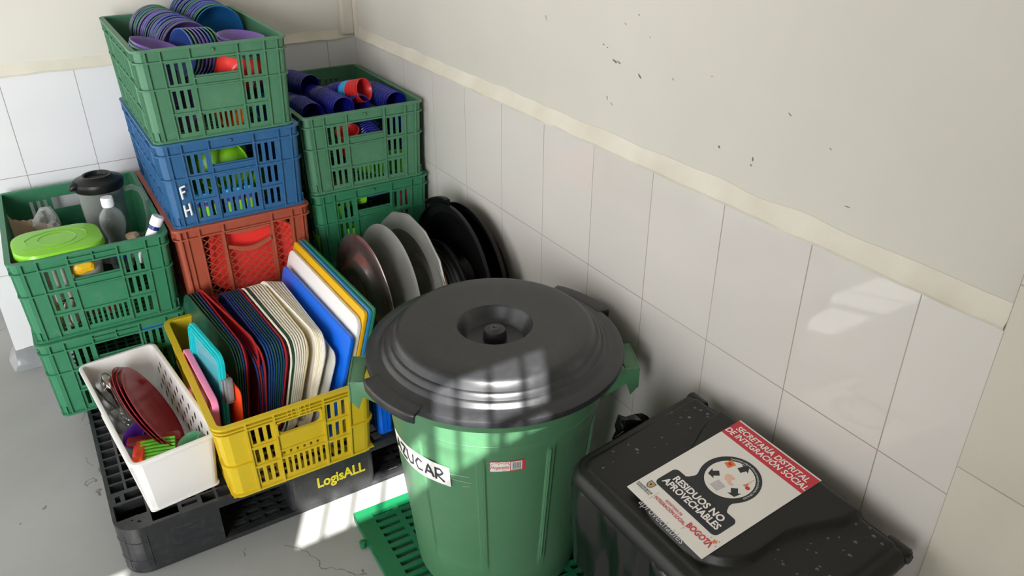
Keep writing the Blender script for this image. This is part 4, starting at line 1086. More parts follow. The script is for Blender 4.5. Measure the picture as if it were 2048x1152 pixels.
    A_ = Vector((-.0600, -2.036, 0)); yawn = -.023; tilt = math.atan((zb-zf)/(x1-x0))
    ex = Vector((-math.cos(yawn)*math.cos(tilt), -math.sin(yawn)*math.cos(tilt), -math.sin(tilt)))   # from the red band towards the front
    ey = Vector((math.sin(yawn), -math.cos(yawn), 0))                                                 # left to right when reading
    A_.z = zs(A_.x)
    SW, SL = .198, .280
    # reading frame: text runs along ey, its top points to the wall (-ex)
    m4 = frame(A_, ey, -ex)      # x = across (0..SW), y = 0 at the wall edge, negative towards the front
    def T(x, y_, z=0): return m4 @ Matrix.Translation((x*SW, -y_*SL, z))
    mb = MB(); mb.box(0, SW, -SL, 0, -.0002, .0004, 0, m4); pap = mb.obj('notice', M['paper'], t); tag(pap, 'white and red printed waste notice')
    k = SW
    mb = MB(); mb.box(0, SW, -.178*SL, -.012*SL, .0004, .0006, 0, m4); mb.obj('red_band', M['pred'], pap)
    mb = MB(); text_flat(mb, 'SECRETARÍA DISTRITAL', .0178, T(.50, .070, .0007), off=.022, shear=.12, sx=.93); text_flat(mb, 'DE INTEGRACIÓN SOCIAL', .0178, T(.50, .130, .0007), off=.022, shear=.12, sx=.93)
    mb.obj('heading', M['white'], pap)
    # black plate and ring
    mb = MB()
    cxr, cyr, ro, ri = .50, .440, .285*k, .228*k
    def ringpoly(r0, r1, a0, a1, n=64):
        V = []; F = []
        for i in range(n+1):
            a = a0+(a1-a0)*i/n
            for r_ in (r0, r1): V.append((r_*math.cos(a), r_*math.sin(a), .0007))
        for i in range(n): F.append((2*i, 2*i+1, 2*i+3, 2*i+2))
        return V, F
    V, F = ringpoly(ri, ro, 0, 2*PI); mb.add(V, F, 0, False, T(cxr, cyr))
    pl = rrect(.80*k, .188*SL, .010, 5, -.40*k, -.094*SL); mb.add([(x, y_, .0006) for x, y_ in pl], [tuple(range(len(pl)))], 0, False, T(.50, .738))
    # flared foot joining the ring to the plate
    for sg in (-1, 1):
        q = [(sg*x*k, y_*k, .00062) for x, y_ in ((.20, -.16), (.245, -.145), (.225, -.185), (.225, -.22), (.25, -.27), (.30, -.32), (.10, -.32), (.12, -.22))]
        mb.add(q, [(0, 1, 2), (0, 2, 3, 7), (7, 3, 4, 6), (6, 4, 5)], 0, False, T(cxr, cyr))
    mb.add([(x*k, y_*k, .00061) for x, y_ in ((-.16, -.225), (.16, -.225), (.2, -.32), (-.2, -.32))], [(0, 1, 2, 3)], 0, False, T(cxr, cyr))
    mb.obj('black_plate', M['pblack'], pap)
    mb = MB(); V = [(ri*math.cos(a), ri*math.sin(a), .00075) for a in [2*PI*i/64 for i in range(64)]]; mb.add(V, [tuple(range(64))], 0, False, T(cxr, cyr)); mb.obj('white_disc', M['paper'], pap, fix=False)
    mb = MB()
    text_flat(mb, 'RESIDUOS NO', .0195, T(.50, .708, .0008), off=.03, sx=1.0); text_flat(mb, 'APROVECHABLES', .0195, T(.50, .770, .0008), off=.03, sx=.92)
    mb.obj('white_lettering', M['white'], pap, fix=False); mb = MB()
    s_ = 'Cumplimiento código de colores para separación en la fuente Res. 2184 de 2019'
    V_, F_ = text_data(s_, .0, 0, 'CENTER', 1.0); xm = max(v.x for v in V_); sz = .0060; rr = (ri+ro)/2 - .001
    arc = math.radians(150); sc = arc/(2*xm)
    mb.add([((rr+v.y*sz)*math.sin(v.x*sc+.55), (rr+v.y*sz)*math.cos(v.x*sc+.55), .0009) for v in V_], F_, 0, False, T(cxr, cyr))
    mb.obj('ring_lettering', M['white'], pap, fix=False)
    mb = MB()
    arrow = [(-.026, -.012), (.003, -.012), (.003, -.024), (.026, 0), (.003, .024), (.003, .012), (-.026, .012)]
    for ang, ax, ay in ((232, -.033, -.015), (72, -.002, .044), (-46, .0335, -.019)):
        mb = MB(); mm = T(cxr, cyr) @ Matrix.Translation((ax*.84, ay*.84, .0008)) @ Matrix.Rotation(math.radians(ang), 4, 'Z')
        mb.add([(x*.40, y_*.52, 0) for x, y_ in arrow], [tuple(range(7))], 0, False, mm)
        mb.obj('arrow', M['pblack'], pap, fix=False)
    def poly(m_, pts, cx_, cy_, z=.0009, s=1):
        m_.add([(x*s, y_*s, z) for x, y_ in pts], [tuple(range(len(pts)))], 0, False, T(cxr, cyr) @ Matrix.Translation((cx_, cy_, 0)))
    mb = MB(); poly(mb, [(-.009, -.006), (.005, -.010), (.009, .006), (-.005, .010)], -.026, .026); bag_ = mb.obj('snack_drawing', M['porange'], pap, fix=False)
    mb = MB(); poly(mb, [(-.004, -.002), (.003, -.004), (.004, .002), (-.003, .004)], -.026, .026, .0011); poly(mb, [(.0048*math.cos(a), .0042*math.sin(a)) for a in [i*PI/5 for i in range(10)]], .035, .009, .0011); tag(mb.obj('red_drawings', M['pred'], pap, fix=False), kind='stuff')
    mb = MB(); poly(mb, [(-.005, -.007), (.004, -.004), (-.001, .006)], .029, .014); poly(mb, [(-.001, .005), (0, .005), (-.001, .018), (-.0018, .018)], .029, .014); mb.obj('broom_drawing', M['porange'], pap, fix=False)
    mb = MB(); poly(mb, [(-.013, -.002), (-.012, .006), (-.005, .009), (.001, .006), (.002, .009), (.006, .004), (.003, -.001), (.007, -.005), (.013, -.004), (.014, -.010), (.006, -.012), (-.001, -.008), (-.006, -.009), (-.009, -.005)], .001, .001, .0009); mb.obj('hand_drawing', M['pskin'], pap, fix=False)
    mb = MB(); poly(mb, [(-.011, -.009), (.009, -.011), (.011, .009), (-.009, .011)], -.002, -.027); mb.obj('grey_picture', M['pgrey'], pap, fix=False)
    mb = MB()
    for ox in (-.003, .003): V, F = ringpoly(.0026, .0036, 0, 2*PI, 16); mb.add(V, F, 0, False, T(cxr, cyr) @ Matrix.Translation((-.002+ox, -.027, .0004)))
    mb.obj('curl_drawing', M['pskin'], pap, fix=False)
    # footer: crest, divider lines, department and city names
    mb = MB(); poly2 = lambda m_, pts, u, v, z=.0007: m_.add([(x, y_, z) for x, y_ in pts], [tuple(range(len(pts)))], 0, False, T(u, v))
    poly2(mb, [(-.0075, .008), (.0075, .008), (.0075, -.002), (.005, -.0065), (0, -.009), (-.005, -.0065), (-.0075, -.002)], .115, .868); mb.obj('crest', M['pblue'], pap, fix=False)
    mb = MB(); poly2(mb, [(-.0055, .006), (.0055, .006), (.0055, -.002), (0, -.007), (-.0055, -.002)], .115, .868, .0008); mb.obj('crest_field', M['pyellow'], pap, fix=False)
    mb = MB(); poly2(mb, [(0, -.005), (.0012, -.001), (.0045, .004), (.001, .002), (0, .005), (-.001, .002), (-.0045, .004), (-.0012, -.001)], .115, .868, .0009)
    text_flat(mb, 'ALCALDÍA MAYOR', .0046, T(.115, .915, .0007), off=.03); text_flat(mb, 'DE BOGOTÁ D.C.', .0046, T(.115, .932, .0007), off=.03)
    for u in (.235, .665): poly2(mb, [(-.0002, -.013), (.0002, -.013), (.0002, .010), (-.0002, .010)], u, .905)
    mb.obj('black_footer', M['pblack'], pap, fix=False)
    mb = MB(); text_flat(mb, 'SECRETARÍA DE', .0072, T(.45, .878, .0007), off=.01, sx=.85); text_flat(mb, 'INTEGRACIÓN SOCIAL', .0095, T(.45, .912, .0007), off=.02, sx=.80)
    text_flat(mb, 'BOGOT', .0165, T(.785, .895, .0007), off=.03, sx=.85)
    poly2(mb, [(-.006, -.006), (-.0035, -.006), (.0, .003), (.0035, -.006), (.006, -.006), (.0012, .007), (-.0012, .007)], .925, .895)
    mb.obj('red_footer', M['pred'], pap, fix=False)
    mb = MB()
    star = lambda r_: [(r_*(1 if i % 2 == 0 else .42)*math.sin(i*PI/5+.3), r_*(1 if i % 2 == 0 else .42)*math.cos(i*PI/5+.3)) for i in range(10)]
    V = star(.0062); mb.add([(0, 0, .0008)]+[(x, y_, .0008) for x, y_ in V], [(0, i+1, (i+1) % 10+1) for i in range(10)], 0, False, T(.935, .855))
    for u, v in ((.885, .85), (.975, .875), (.96, .835)): V = star(.0018); mb.add([(0, 0, .0008)]+[(x, y_, .0008) for x, y_ in V], [(0, i+1, (i+1) % 10+1) for i in range(10)], 0, False, T(u, v))
    mb.obj('orange_stars', M['porange'], pap, fix=False)
    # faint older white lettering half hidden under the sheet
    mb = MB(); mm = m4 @ Matrix.Translation((.5*SW, -1.006*SL, .0001)); text_flat(mb, 'aprovechables', .020, mm, off=.0)
    mb.obj('old_lettering', M['pgrey'], t)
    # water drops
    mb = MB(); rnd = random.Random(3)
    for k_ in range(80):
        u, v = rnd.random()*.9+.05, rnd.choice((rnd.uniform(.03, .18), rnd.uniform(.82, .97), rnd.uniform(.70, .97))); x, y_ = pt(u, v)
        if abs(hgt(u, v)-.004) > .0002: continue
        r_ = rnd.uniform(.0008, .0024); mb.lathe([(r_*1.6, .0002), (r_*1.2, r_*.35), (.0001, r_*.5)], 7, 0, Matrix.Translation((x, y_, zt(x)+hgt(u, v))), True, 0, 0, 1, rnd.uniform(.6, 1.3))
    tag(mb.obj('water_drops', M['drop'], t), kind='stuff')
black_bin()

# ---------------------------------------------------------------- metal and black lids leaning in the corner
def lean_disc(o, x, y, R, tilt, yaw=0.0, zb=PZ+.001):
    """local +z faces the room (-x); rest the rim on the deck"""
    up = Vector((math.sin(tilt)*math.cos(yaw), math.sin(tilt)*math.sin(yaw), math.cos(tilt))); al = Vector((-math.sin(yaw), math.cos(yaw), 0)); nz = al.cross(up) * 1.0
    if nz.x > 0: al = -al; nz = al.cross(up)
    m = Matrix((al, up, al.cross(up))).transposed().to_4x4(); m.translation = Vector((x, y, zb+R*math.cos(tilt))); o.matrix_world = m
def pot_lid(R, prof, mat, label, x, y, tilt, yaw=0, seg=72, poly=0, handle=True):
    t = thing('pot_lid', label, 'lid', group='lids leaning in the corner')
    mb = MB(); pr = [(r*R, z) for r, z in prof]; pr += [(max(r-.0005, .0001), z-.0016) for r, z in pr[::-1]]
    mb.lathe(pr, seg); o = mb.obj('lid_disc', mat, t)
    if poly:
        for v in o.data.vertices:
            rr = math.hypot(v.co.x, v.co.y)
            if rr > R*.84:
                a = math.atan2(v.co.y, v.co.x); s_ = 2*PI/poly; b = ((a+.2) % s_)-s_/2; k = 1-(1-math.cos(s_/2)/math.cos(b))*min(1, (rr/R-.84)/.12); v.co.x *= k; v.co.y *= k
    if handle:
        mb = MB(); mb.tube([(-.035, 0, prof[0][1]), (-.035, 0, prof[0][1]+.02), (-.025, 0, prof[0][1]+.030), (.025, 0, prof[0][1]+.030), (.035, 0, prof[0][1]+.02), (.035, 0, prof[0][1])], .004, 8)
        mb.obj('handle', mat, t)
    lean_disc(t, x, y, R, tilt, yaw); return t
dome = [(.0001, .020), (.30, .019), (.46, .014), (.52, .010), (.62, .013), (.72, .012), (.80, .003), (.86, .001), (.93, .003), (.985, .004), (1.0, .002)]
pot_lid(.222, [(.0001, .034), (.30, .033), (.40, .026), (.46, .024), (.54, .028), (.62, .027), (.68, .019), (.76, .006), (.82, .003), (.90, .0055), (.98, .005), (1.0, .002)], M['alu_s'], 'shiny aluminium pot lid with reddish stains, front-most of the leaning lids', -.372, -.842, .07, .02, handle=False)
pot_lid(.225, [(.0001, .045), (.30, .042), (.60, .026), (.80, .010), (.90, .005), (.985, .004), (1.0, .002)], M['alu'], 'dull grey conical aluminium lid behind the stained shiny lid', -.286, -.83, .08, .03)
pot_lid(.232, [(.0001, .004), (.50, .004), (.70, .006), (.76, .012), (.80, .008), (.90, .006), (.985, .006), (1.0, .002)], M['alu'], 'large grey lid with an angular many-sided edge, right of the conical lid', -.198, -.80, .06, .08, poly=14, handle=False)
pot_lid(.205, dome, M['alu'], 'thin pale metal lid squeezed behind the many-sided lid', -.187, -.84, .05, .0, handle=False)
pot_lid(.200, dome, M['brown'], 'thin brown-edged lid squeezed between the pale metal lid and the black lids', -.178, -.85, .05, .0, handle=False)
t = thing('bin_lid', 'small black lid in front of the two large black lids by the wall', 'lid', group='lids leaning in the corner'); big_lid_parts(t, .195, M['black'], False); lean_disc(t, -.136, -.90, .196, .05)
t = thing('bin_lid', 'large black lid with a grip tab up, nearer of the two by the wall', 'lid', group='lids leaning in the corner'); big_lid_parts(t, .252, M['black'])
lean_disc(t, -.104, -.908, .253, .05); t.matrix_world = t.matrix_world @ Matrix.Rotation(PI, 4, 'Y') @ Matrix.Rotation(math.radians(68), 4, 'Z')
t = thing('bin_lid', 'large black lid leaning right against the tiled wall, half hidden', 'lid', group='lids leaning in the corner'); big_lid_parts(t, .252, M['black'], False); lean_disc(t, -.062, -.925, .253, .05); t.matrix_world = t.matrix_world @ Matrix.Rotation(PI, 4, 'Y')
mb = MB(); W = Wrap(.055, .26, .015, .20, .006); cells(mb, W.marks(), [0, .1, .2], [], -.003, lambda u, v, d: W(u, v, d), closed=True); W.ring(mb, .194, .2, -.003, .005)
for k in range(9): q = W.ls(.1+.1*k); W.rib(mb, q-.001, q+.001, .01, .195, -.001, .0015); 
for k in range(3): q = W.fs(.25+.25*k); W.rib(mb, q-.001, q+.001, .01, .195, -.001, .0015)
mb.prism(rrect(.043, .248, .01, 4, .006, .006), 0, .003)
o = mb.obj('storage_tub', M['blue']); tag(o, 'narrow bright blue plastic tub between the yellow crate and the green bin', 'tub'); o.location = (-.492, -1.18, PZ+.0005)

# ---------------------------------------------------------------- nested bowls and cups
def shell(prof, th, n=40, name='bowl'):
    """thin walled vessel, opening towards +z with its rim at z = 0"""
    mb = MB(); inner = [(max(r-th, .0001), z+(th if i == 0 else 0)) for i, (r, z) in enumerate(prof)]
    top = prof[-1]; lipo = [(top[0]+.0018, top[1]-.002), (top[0]+.002, top[1]), (top[0], top[1]+.001)]
    mb.lathe(prof[:-1] + lipo + inner[::-1], n); me = mb.mesh(name, M['bowl_b']); me.set_sharp_from_angle(angle=math.radians(50)); return me
BOWL = shell([(.0001, -.048), (.026, -.048), (.030, -.046), (.036, -.040), (.048, -.026), (.058, -.010), (.063, 0)], .0014)
BOWLBIG = shell([(.0001, -.060), (.034, -.060), (.040, -.057), (.055, -.040), (.067, -.018), (.073, 0)], .0016, 48)
CUP = shell([(.0001, -.095), (.026, -.095), (.0275, -.093), (.033, -.040), (.0365, 0)], .0011, 36, 'cup')
_rc = {}
def inst(name, me, mat, label, cat, group=None):
    key = (me.name, mat)
    if key not in _rc: _rc[key] = recol(me, M[mat])
    o = bpy.data.objects.new(name, _rc[key]); C.objects.link(o); return tag(o, label, cat, group)
def nest(name, me, cat, front, axis, n, pitch, cols, where, cname, group, roll=.3, jit=.0, curve=(0, 0, 0)):
    """n nested vessels; opening faces along -axis (towards the viewer), the row runs away along axis"""
    ax = Vector(axis).normalized(); pos = Vector(front)
    for i in range(n):
        c_ = cols[i % len(cols)]
        s_ = i/max(1, n-1); a2 = (ax + Vector(curve)*s_).normalized()
        o = inst(name, me, c_, '%s %s, %s %s' % (cname[c_], cat, ordf(i, n), where), cat, group)
        q = (-a2).to_track_quat('Z', 'Y'); o.matrix_world = Matrix.Translation(pos + Vector((random.uniform(-jit, jit), 0, random.uniform(-jit, jit)))) @ q.to_matrix().to_4x4()
        pos = pos + a2*pitch
CN = dict(bowl_b='blue', bowl_p='purple', bowl_g='green', bowl_v='violet-blue', bowl_t='bright blue', cup_b='dark blue', cup_r='red', cup_l='light blue', lime='lime green', lime2='lime green', red='red', o2='orange', purple='purple', mint='mint green', pinkred='dusty pink', navy='navy')
ZT = PZ + 4*CH
nest('bowl', BOWLBIG, 'bowl', (-.655, -.400, 1.090), (-.18, .98, .05), 25, .0103, ['bowl_p', 'bowl_g', 'bowl_p', 'bowl_v', 'bowl_p', 'bowl_g', 'bowl_v', 'bowl_p', 'bowl_b', 'bowl_g', 'bowl_v', 'bowl_p', 'bowl_g', 'bowl_v', 'bowl_p', 'bowl_v', 'bowl_p', 'bowl_p', 'bowl_g', 'bowl_g', 'bowl_b', 'bowl_g'],
     'of the left nested row, top crate', CN, 'nested bowls in the top crate', curve=(-.02, 0, .02), jit=.0022)
nest('bowl', BOWLBIG, 'bowl', (-.538, -.275, 1.105), (-.10, .98, .04), 21, .0108, ['bowl_t', 'bowl_g', 'bowl_g', 'bowl_b', 'bowl_b', 'bowl_v', 'bowl_p', 'bowl_b', 'bowl_v', 'bowl_g', 'bowl_g', 'bowl_b', 'bowl_v', 'bowl_p', 'bowl_g', 'bowl_b', 'bowl_v', 'bowl_p', 'bowl_g', 'bowl_b', 'bowl_b'],
     'of the right nested row, top crate', CN, 'nested bowls in the top crate', curve=(-.03, 0, .06), jit=.0022)
nest('bowl', BOWL, 'bowl', (-.694, -.498, 1.098), (.93, .30, -.10), 8, .0115, ['bowl_b', 'bowl_g', 'bowl_p', 'bowl_v', 'bowl_p', 'bowl_t', 'bowl_g', 'bowl_g'],
     'of the small sideways bundle, top crate', CN, 'nested bowls in the top crate')
nest('bowl', BOWL, 'bowl', (-.536, -.530, 1.132), (-.12, .10, -1), 5, .010, ['bowl_p', 'bowl_p', 'bowl_g', 'bowl_v', 'bowl_g'], 'of the level pile at right, top crate', CN, 'nested bowls in the top crate')
nest('bowl', BOWL, 'bowl', (-.762, -.550, 1.136), (-.35, .10, -1), 3, .009, ['bowl_p', 'bowl_g', 'bowl_v'], 'of the tilted near-left pile, top crate', CN, 'nested bowls in the top crate')
nest('bowl', BOWL, 'bowl', (-.745, -.545, 1.035), (-.9, .35, -.1), 4, .011, ['bowl_p', 'bowl_p', 'bowl_v', 'bowl_t'], 'of the lower left ones, top crate', CN, 'nested bowls in the top crate')
nest('bowl', BOWL, 'bowl', (-.745, -.540, .965), (-.3, .9, -.2), 3, .012, ['bowl_p', 'bowl_v', 'bowl_t'], 'of the lowest left ones, top crate', CN, 'nested bowls in the top crate')
o = inst('bowl', BOWLBIG, 'red', 'red bowl lying on its side behind the handle slot of the top crate', 'bowl'); o.matrix_world = Matrix.Translation((-.555, -.60, 1.052)) @ Vector((.1, 1, .15)).to_track_quat('Z', 'Y').to_matrix().to_4x4(); o.location = (-.548, -.525, 1.045)
o = inst('drinking_cup', CUP, 'o2', 'orange cup lying behind the bottom slots of the top crate', 'cup'); o.matrix_world = Matrix.Translation((-.610, -.600, .936)) @ Vector((.15, -1, 0)).to_track_quat('Z', 'Y').to_matrix().to_4x4()
nest('drinking_cup', CUP, 'cup', (-.515, -.598, .985), (.1, 1, .0), 4, .014, ['bowl_t'], 'of those behind the right slots, top crate', CN, 'bright blue cups in the top crate')
nest('drinking_cup', CUP, 'cup', (-.505, -.598, .935), (.0, 1, .0), 4, .014, ['bowl_t'], 'of the lowest right ones, top crate', CN, 'bright blue cups in the top crate')
# blue cups in the corner crate
ZC = PZ + 3*CH
nest('drinking_cup', CUP, 'cup', (-.243, -.475, .868), (-.10, 1, .02), 9, .0165, ['cup_b'], 'of the middle row of cups, corner crate', CN, 'nested blue cups in the corner crate')
nest('drinking_cup', CUP, 'cup', (-.262, -.225, .888), (-.25, 1, -.02), 8, .016, ['cup_b'], 'of the far left row of cups, corner crate', CN, 'nested blue cups in the corner crate')
nest('drinking_cup', CUP, 'cup', (-.176, -.445, .858), (-.12, 1, .0), 8, .0165, ['cup_b'], 'of the row right of middle, corner crate', CN, 'nested blue cups in the corner crate')
nest('drinking_cup', CUP, 'cup', (-.150, -.430, .905), (-.45, .80, -.22), 9, .0135, ['cup_r', 'cup_r', 'cup_r', 'cup_r', 'cup_l', 'cup_l', 'cup_b', 'cup_b', 'cup_b'], 'of the red-ended slanting row, corner crate', CN, 'nested slanting cups in the corner crate')
nest('drinking_cup', CUP, 'cup', (-.066, -.485, .862), (-.04, 1, .0), 10, .0165, ['cup_b'], 'of the row along the wall side, corner crate', CN, 'nested blue cups in the corner crate')
nest('drinking_cup', CUP, 'cup', (-.335, -.445, .856), (-.03, 1, .0), 7, .0165, ['cup_b'], 'of the row along the left side, corner crate', CN, 'nested blue cups in the corner crate')
nest('drinking_cup', CUP, 'cup', (-.190, -.570, .775), (.2, 1, .1), 7, .0165, ['cup_b'], 'of the row behind the handle slot, corner crate', CN, 'nested blue cups in the corner crate')
o = inst('drinking_cup', CUP, 'cup_r', 'red cup lying behind the handle slot of the corner crate', 'cup'); o.matrix_world = Matrix.Translation((-.255, -.520, .812)) @ Vector((-.2, -.3, 1)).to_track_quat('Z', 'Y').to_matrix().to_4x4()
for k, (x, z) in enumerate(((-.375, .80), (-.365, .745), (-.37, .685), (-.30, .68), (-.07, .80), (-.065, .745), (-.22, .68))):
    o = inst('drinking_cup', CUP, 'cup_b' if k not in (2, 3, 6) else 'navy', '%s cup on its side, behind the %s slots, corner crate' % ('dark blue' if k not in (2, 3, 6) else 'navy', ('upper left', 'middle left', 'lowest left', 'left bottom', 'upper right', 'middle right', 'centre bottom')[k]), 'cup', 'cups behind the slots of the corner crate')
    o.matrix_world = Matrix.Translation((x, -.47, z)) @ Vector((.1, -1, 0)).to_track_quat('Z', 'Y').to_matrix().to_4x4()
for k, (x, z) in enumerate(((-.165, .695), (-.095, .69))):
    o = inst('drinking_cup', CUP, 'lime2', 'bright green cup, the %s of two behind the bottom slots, corner crate' % ('left', 'right')[k], 'cup', 'green cups behind the slots'); o.matrix_world = Matrix.Translation((x, -.545, z)) @ Vector((.5, -1, .2)).to_track_quat('Z', 'Y').to_matrix().to_4x4()
# blue crate contents
nest('bowl', BOWLBIG, 'bowl', (-.655, -.56, .785), (.3, 1, -.6), 6, .013, ['lime'], 'of the tilted row, blue crate', CN, 'lime bowls in the blue crate')
o = inst('bowl', BOWLBIG, 'lime', 'lime green bowl lying behind the handle opening of the blue crate', 'bowl'); o.matrix_world = Matrix.Translation((-.665, -.50, .805)) @ Vector((.25, .45, -1)).to_track_quat('Z', 'Y').to_matrix().to_4x4(); o.scale = (1.3, 1.3, 1)
for k, x in enumerate((-.755, -.725, -.695, -.665, -.635, -.605)):
    mb = MB(); mb.lathe([(.0001, -.05), (.010, -.05), (.012, .0)], 14, 0); mb.lathe([(.012, 0), (.0125, .006)], 14, 1); mb.lathe([(.0125, .006), (.013, .020)], 14, 2); mb.lathe([(.013, .02), (.013, .055), (.0001, .055)], 14, 3)
    o = mb.obj('drinking_cup', [M['lime'], M['mag'], M['navy'], M['cup_l']]); tag(o, 'slim striped light blue and lime cup, %s from the left in the blue crate' % ORD[k], 'cup', 'striped cups in the blue crate'); o.location = (x, -.602, .692); o.scale = (1, 1, .72)
for k, x in enumerate((-.575, -.54)):
    o = inst('bowl', BOWL, 'lime', 'small lime bowl on edge, the %s one low in the blue crate' % ('left', 'right')[k], 'bowl', 'lime bowls in the blue crate'); o.matrix_world = Matrix.Translation((x, -.535, .720)) @ Vector((.9, -.4, 0)).to_track_quat('Z', 'Y').to_matrix().to_4x4()
for k, (x, z) in enumerate(((-.76, .74), (-.70, .745), (-.62, .75))):
    o = inst('bowl', BOWL, 'lime', 'small lime bowl at mid height in the blue crate, %s from the left' % ORD[k], 'bowl', 'lime bowls in the blue crate'); o.matrix_world = Matrix.Translation((x, -.550, z)) @ Vector((.2, -1, .9)).to_track_quat('Z', 'Y').to_matrix().to_4x4()
# red plates behind the lattice of the brick-red crate
PLATE = None
mb = MB(); out = [rrect(.255-2*i_, .205-2*i_, .06-i_*.8, 8, i_-.1275, i_-.1025) for i_ in (0, .008, .018, .024)]
zz = (.018, .016, .004, .0); V = [(x, y_, z) for ring_, z in zip(out, zz) for x, y_ in ring_]; m = len(out[0]); V += [(x, y_, z-.0025) for ring_, z in zip(out[::-1], zz[::-1]) for x, y_ in ring_]
F = [(k*m+i, k*m+(i+1) % m, ((k+1) % 8)*m+(i+1) % m, ((k+1) % 8)*m+i) for k in (0, 1, 2, 4, 5, 6, 7) for i in range(m)] + [tuple(3*m+i for i in range(m)), tuple(4*m+i for i in range(m-1, -1, -1))]
mb.add(V, F, 0, True); PLATE = mb.mesh('plate', M['red']); PLATE.set_sharp_from_angle(angle=math.radians(50))
for k in range(6):
    o = bpy.data.objects.new('plate', PLATE); C.objects.link(o); tag(o, 'red rounded-square plate in the brick-red crate, %s' % ('front-most behind the lattice', 'second behind the lattice', 'third behind the lattice', 'fourth behind the lattice', 'fifth behind the lattice', 'last behind the lattice')[k], 'plate', 'red plates in the brick-red crate')
    o.matrix_world = Matrix.Translation((-.622, -.590+.013*k, .513+.002*k)) @ Matrix.Rotation(math.radians(94), 4, 'X') @ Matrix.Rotation(math.radians(-7+2*k), 4, 'Z') @ Matrix.Diagonal((.98, 1.08, 1, 1))
# middle crate of the corner stack
for k, (x, z, c_) in enumerate(((-.372, .555, 'lime2'), (-.340, .545, 'lime2'), (-.372, .455, 'lime2'), (-.292, .460, 'lime2'), (-.238, .462, 'lime2'), (-.180, .470, 'pinkred'), (-.120, .475, 'pinkred'), (-.075, .565, 'pinkred'), (-.068, .470, 'pinkred'))):
    o = inst('drinking_cup', CUP, c_, '%s cup in the middle corner crate, %s' % (CN[c_], ('upper left', 'upper left beside the first', 'lower left', 'bottom, left of centre', 'bottom centre', 'bottom, right of centre', 'bottom right', 'upper right', 'middle right')[k]), 'cup', 'cups behind the slots of the middle corner crate')
    o.location = (x, -.540, z+.045)
mb = MB(); mb.lathe([(.0001, -.045), (.020, -.045), (.022, -.043), (.022, .043), (.020, .045), (.0001, .045)], 28, 0, Matrix.Rotation(PI/2, 4, 'Y'))
o = mb.obj('rolling_tube', M['lime']); tag(o, 'lime green roller lying behind the handle slot of the middle corner crate', 'tube'); o.location = (-.272, -.545, .593)
mb = MB(); mb.tube([(-.03, 0, 0), (0, 0, .004), (.05, 0, .002)], [.010, .012, .008], 10)
o = mb.obj('knife_handle', M['navy']); tag(o, 'black handle tip right of the lime green roller', 'handle'); o.location = (-.196, -.54, .590)
mb = MB(); mb.box(-.395, -.27, -.575, -.35, .6432, .6436); o = mb.obj('paper_sheet', M['yellow']); o.location = (0, 0, 0); tag(o, 'thin yellow and white sheet sandwiched between two crates of the corner stack', 'sheet'); o.data.transform(Matrix.Translation((0, 0, 0)))

# ---------------------------------------------------------------- left crate: jug, bottle, tub, packets
t = thing('blender_jug', 'scratched clear blender jug with a black lid and a loop handle, in the left crate', 'jug', (-.968, -.315, .470))
mb = MB(); n = 40
mb.lathe([(.0001, 0), (.050, 0), (.052, .006), (.056, .06), (.062, .20), (.065, .245), (.0625, .245), (.0595, .20), (.0535, .06), (.049, .010), (.0001, .008)], n)
mb.obj('glass_body', M['jug'], t)
mb = MB(); mb.lathe([(.0001, .262), (.020, .262), (.030, .263), (.034, .272), (.040, .273), (.044, .268), (.060, .262), (.068, .258), (.070, .252), (.070, .247), (.067, .232), (.064, .232), (.064, .246), (.0001, .246)], n)
for k in range(14): a = -1.9+.06*k; mb.box(-.0008, .0008, .066, .0715, .233, .249, 0, Matrix.Rotation(a+PI/2+.6, 4, 'Z'))
mb.tube([(-.060, -.02, .256), (-.073, -.026, .252), (-.080, -.028, .247)], [.014, .011, .005], 8)
mb.obj('jug_lid', M['black'], t)
mb = MB(); pth = [(.060, -.01, .215), (.085, -.016, .222), (.105, -.022, .210), (.113, -.024, .18), (.112, -.024, .12), (.103, -.022, .075), (.085, -.018, .06), (.060, -.01, .07)]
mb.tube(pth, .008, 10); mb.obj('handle', M['clear'], t)
mb = MB(); mb.lathe([(.0001, -.055), (.052, -.055), (.058, -.04), (.056, -.004), (.0001, -.004)], n); mb.obj('jug_base', M['black'], t)
t = thing('bottle', 'clear waisted plastic bottle with a white cap, in front of the blender jug', 'bottle', (-.962, -.405, .472))
mb = MB(); pr = [(.0001, 0), (.027, 0), (.031, .006), (.033, .03), (.031, .06), (.026, .085), (.0245, .10), (.027, .112), (.034, .135), (.0355, .155), (.031, .175), (.020, .190), (.013, .197), (.012, .212)]
mb.lathe(pr + [(r-.001, z) for r, z in pr[::-1] if r > .002], 36); mb.obj('bottle_body', M['clear'], t)
mb = MB(); mb.lathe([(.0001, .228), (.0155, .228), (.0165, .226), (.0168, .203), (.0165, .200), (.0001, .200)], 28)
for k in range(28): mb.box(-.0004, .0004, .0162, .0174, .203, .224, 0, Matrix.Rotation(2*PI*k/28, 4, 'Z'))
mb.obj('cap', M['capw'], t)
t = thing('food_container', 'large translucent food container with a lime green lid, in the left crate', 'container', (-1.117, -.520, .520), (0, .03, .04))
def rr3(w, l, r, z, n=7): return [(x, y_, z) for x, y_ in rrect(w, l, r, n, -w/2, -l/2)]
def stack_rings(mb, rings, mi=0, cap0=True, cap1=True):
    m = len(rings[0]); V = [p for r_ in rings for p in r_]; F = []
    for k in range(len(rings)-1):
        for i in range(m): j = (i+1) % m; F.append((k*m+i, k*m+j, (k+1)*m+j, (k+1)*m+i))
    if cap0: F.append(tuple(range(m-1, -1, -1)))
    if cap1: F.append(tuple((len(rings)-1)*m+i for i in range(m)))
    mb.add(V, F, mi, True)
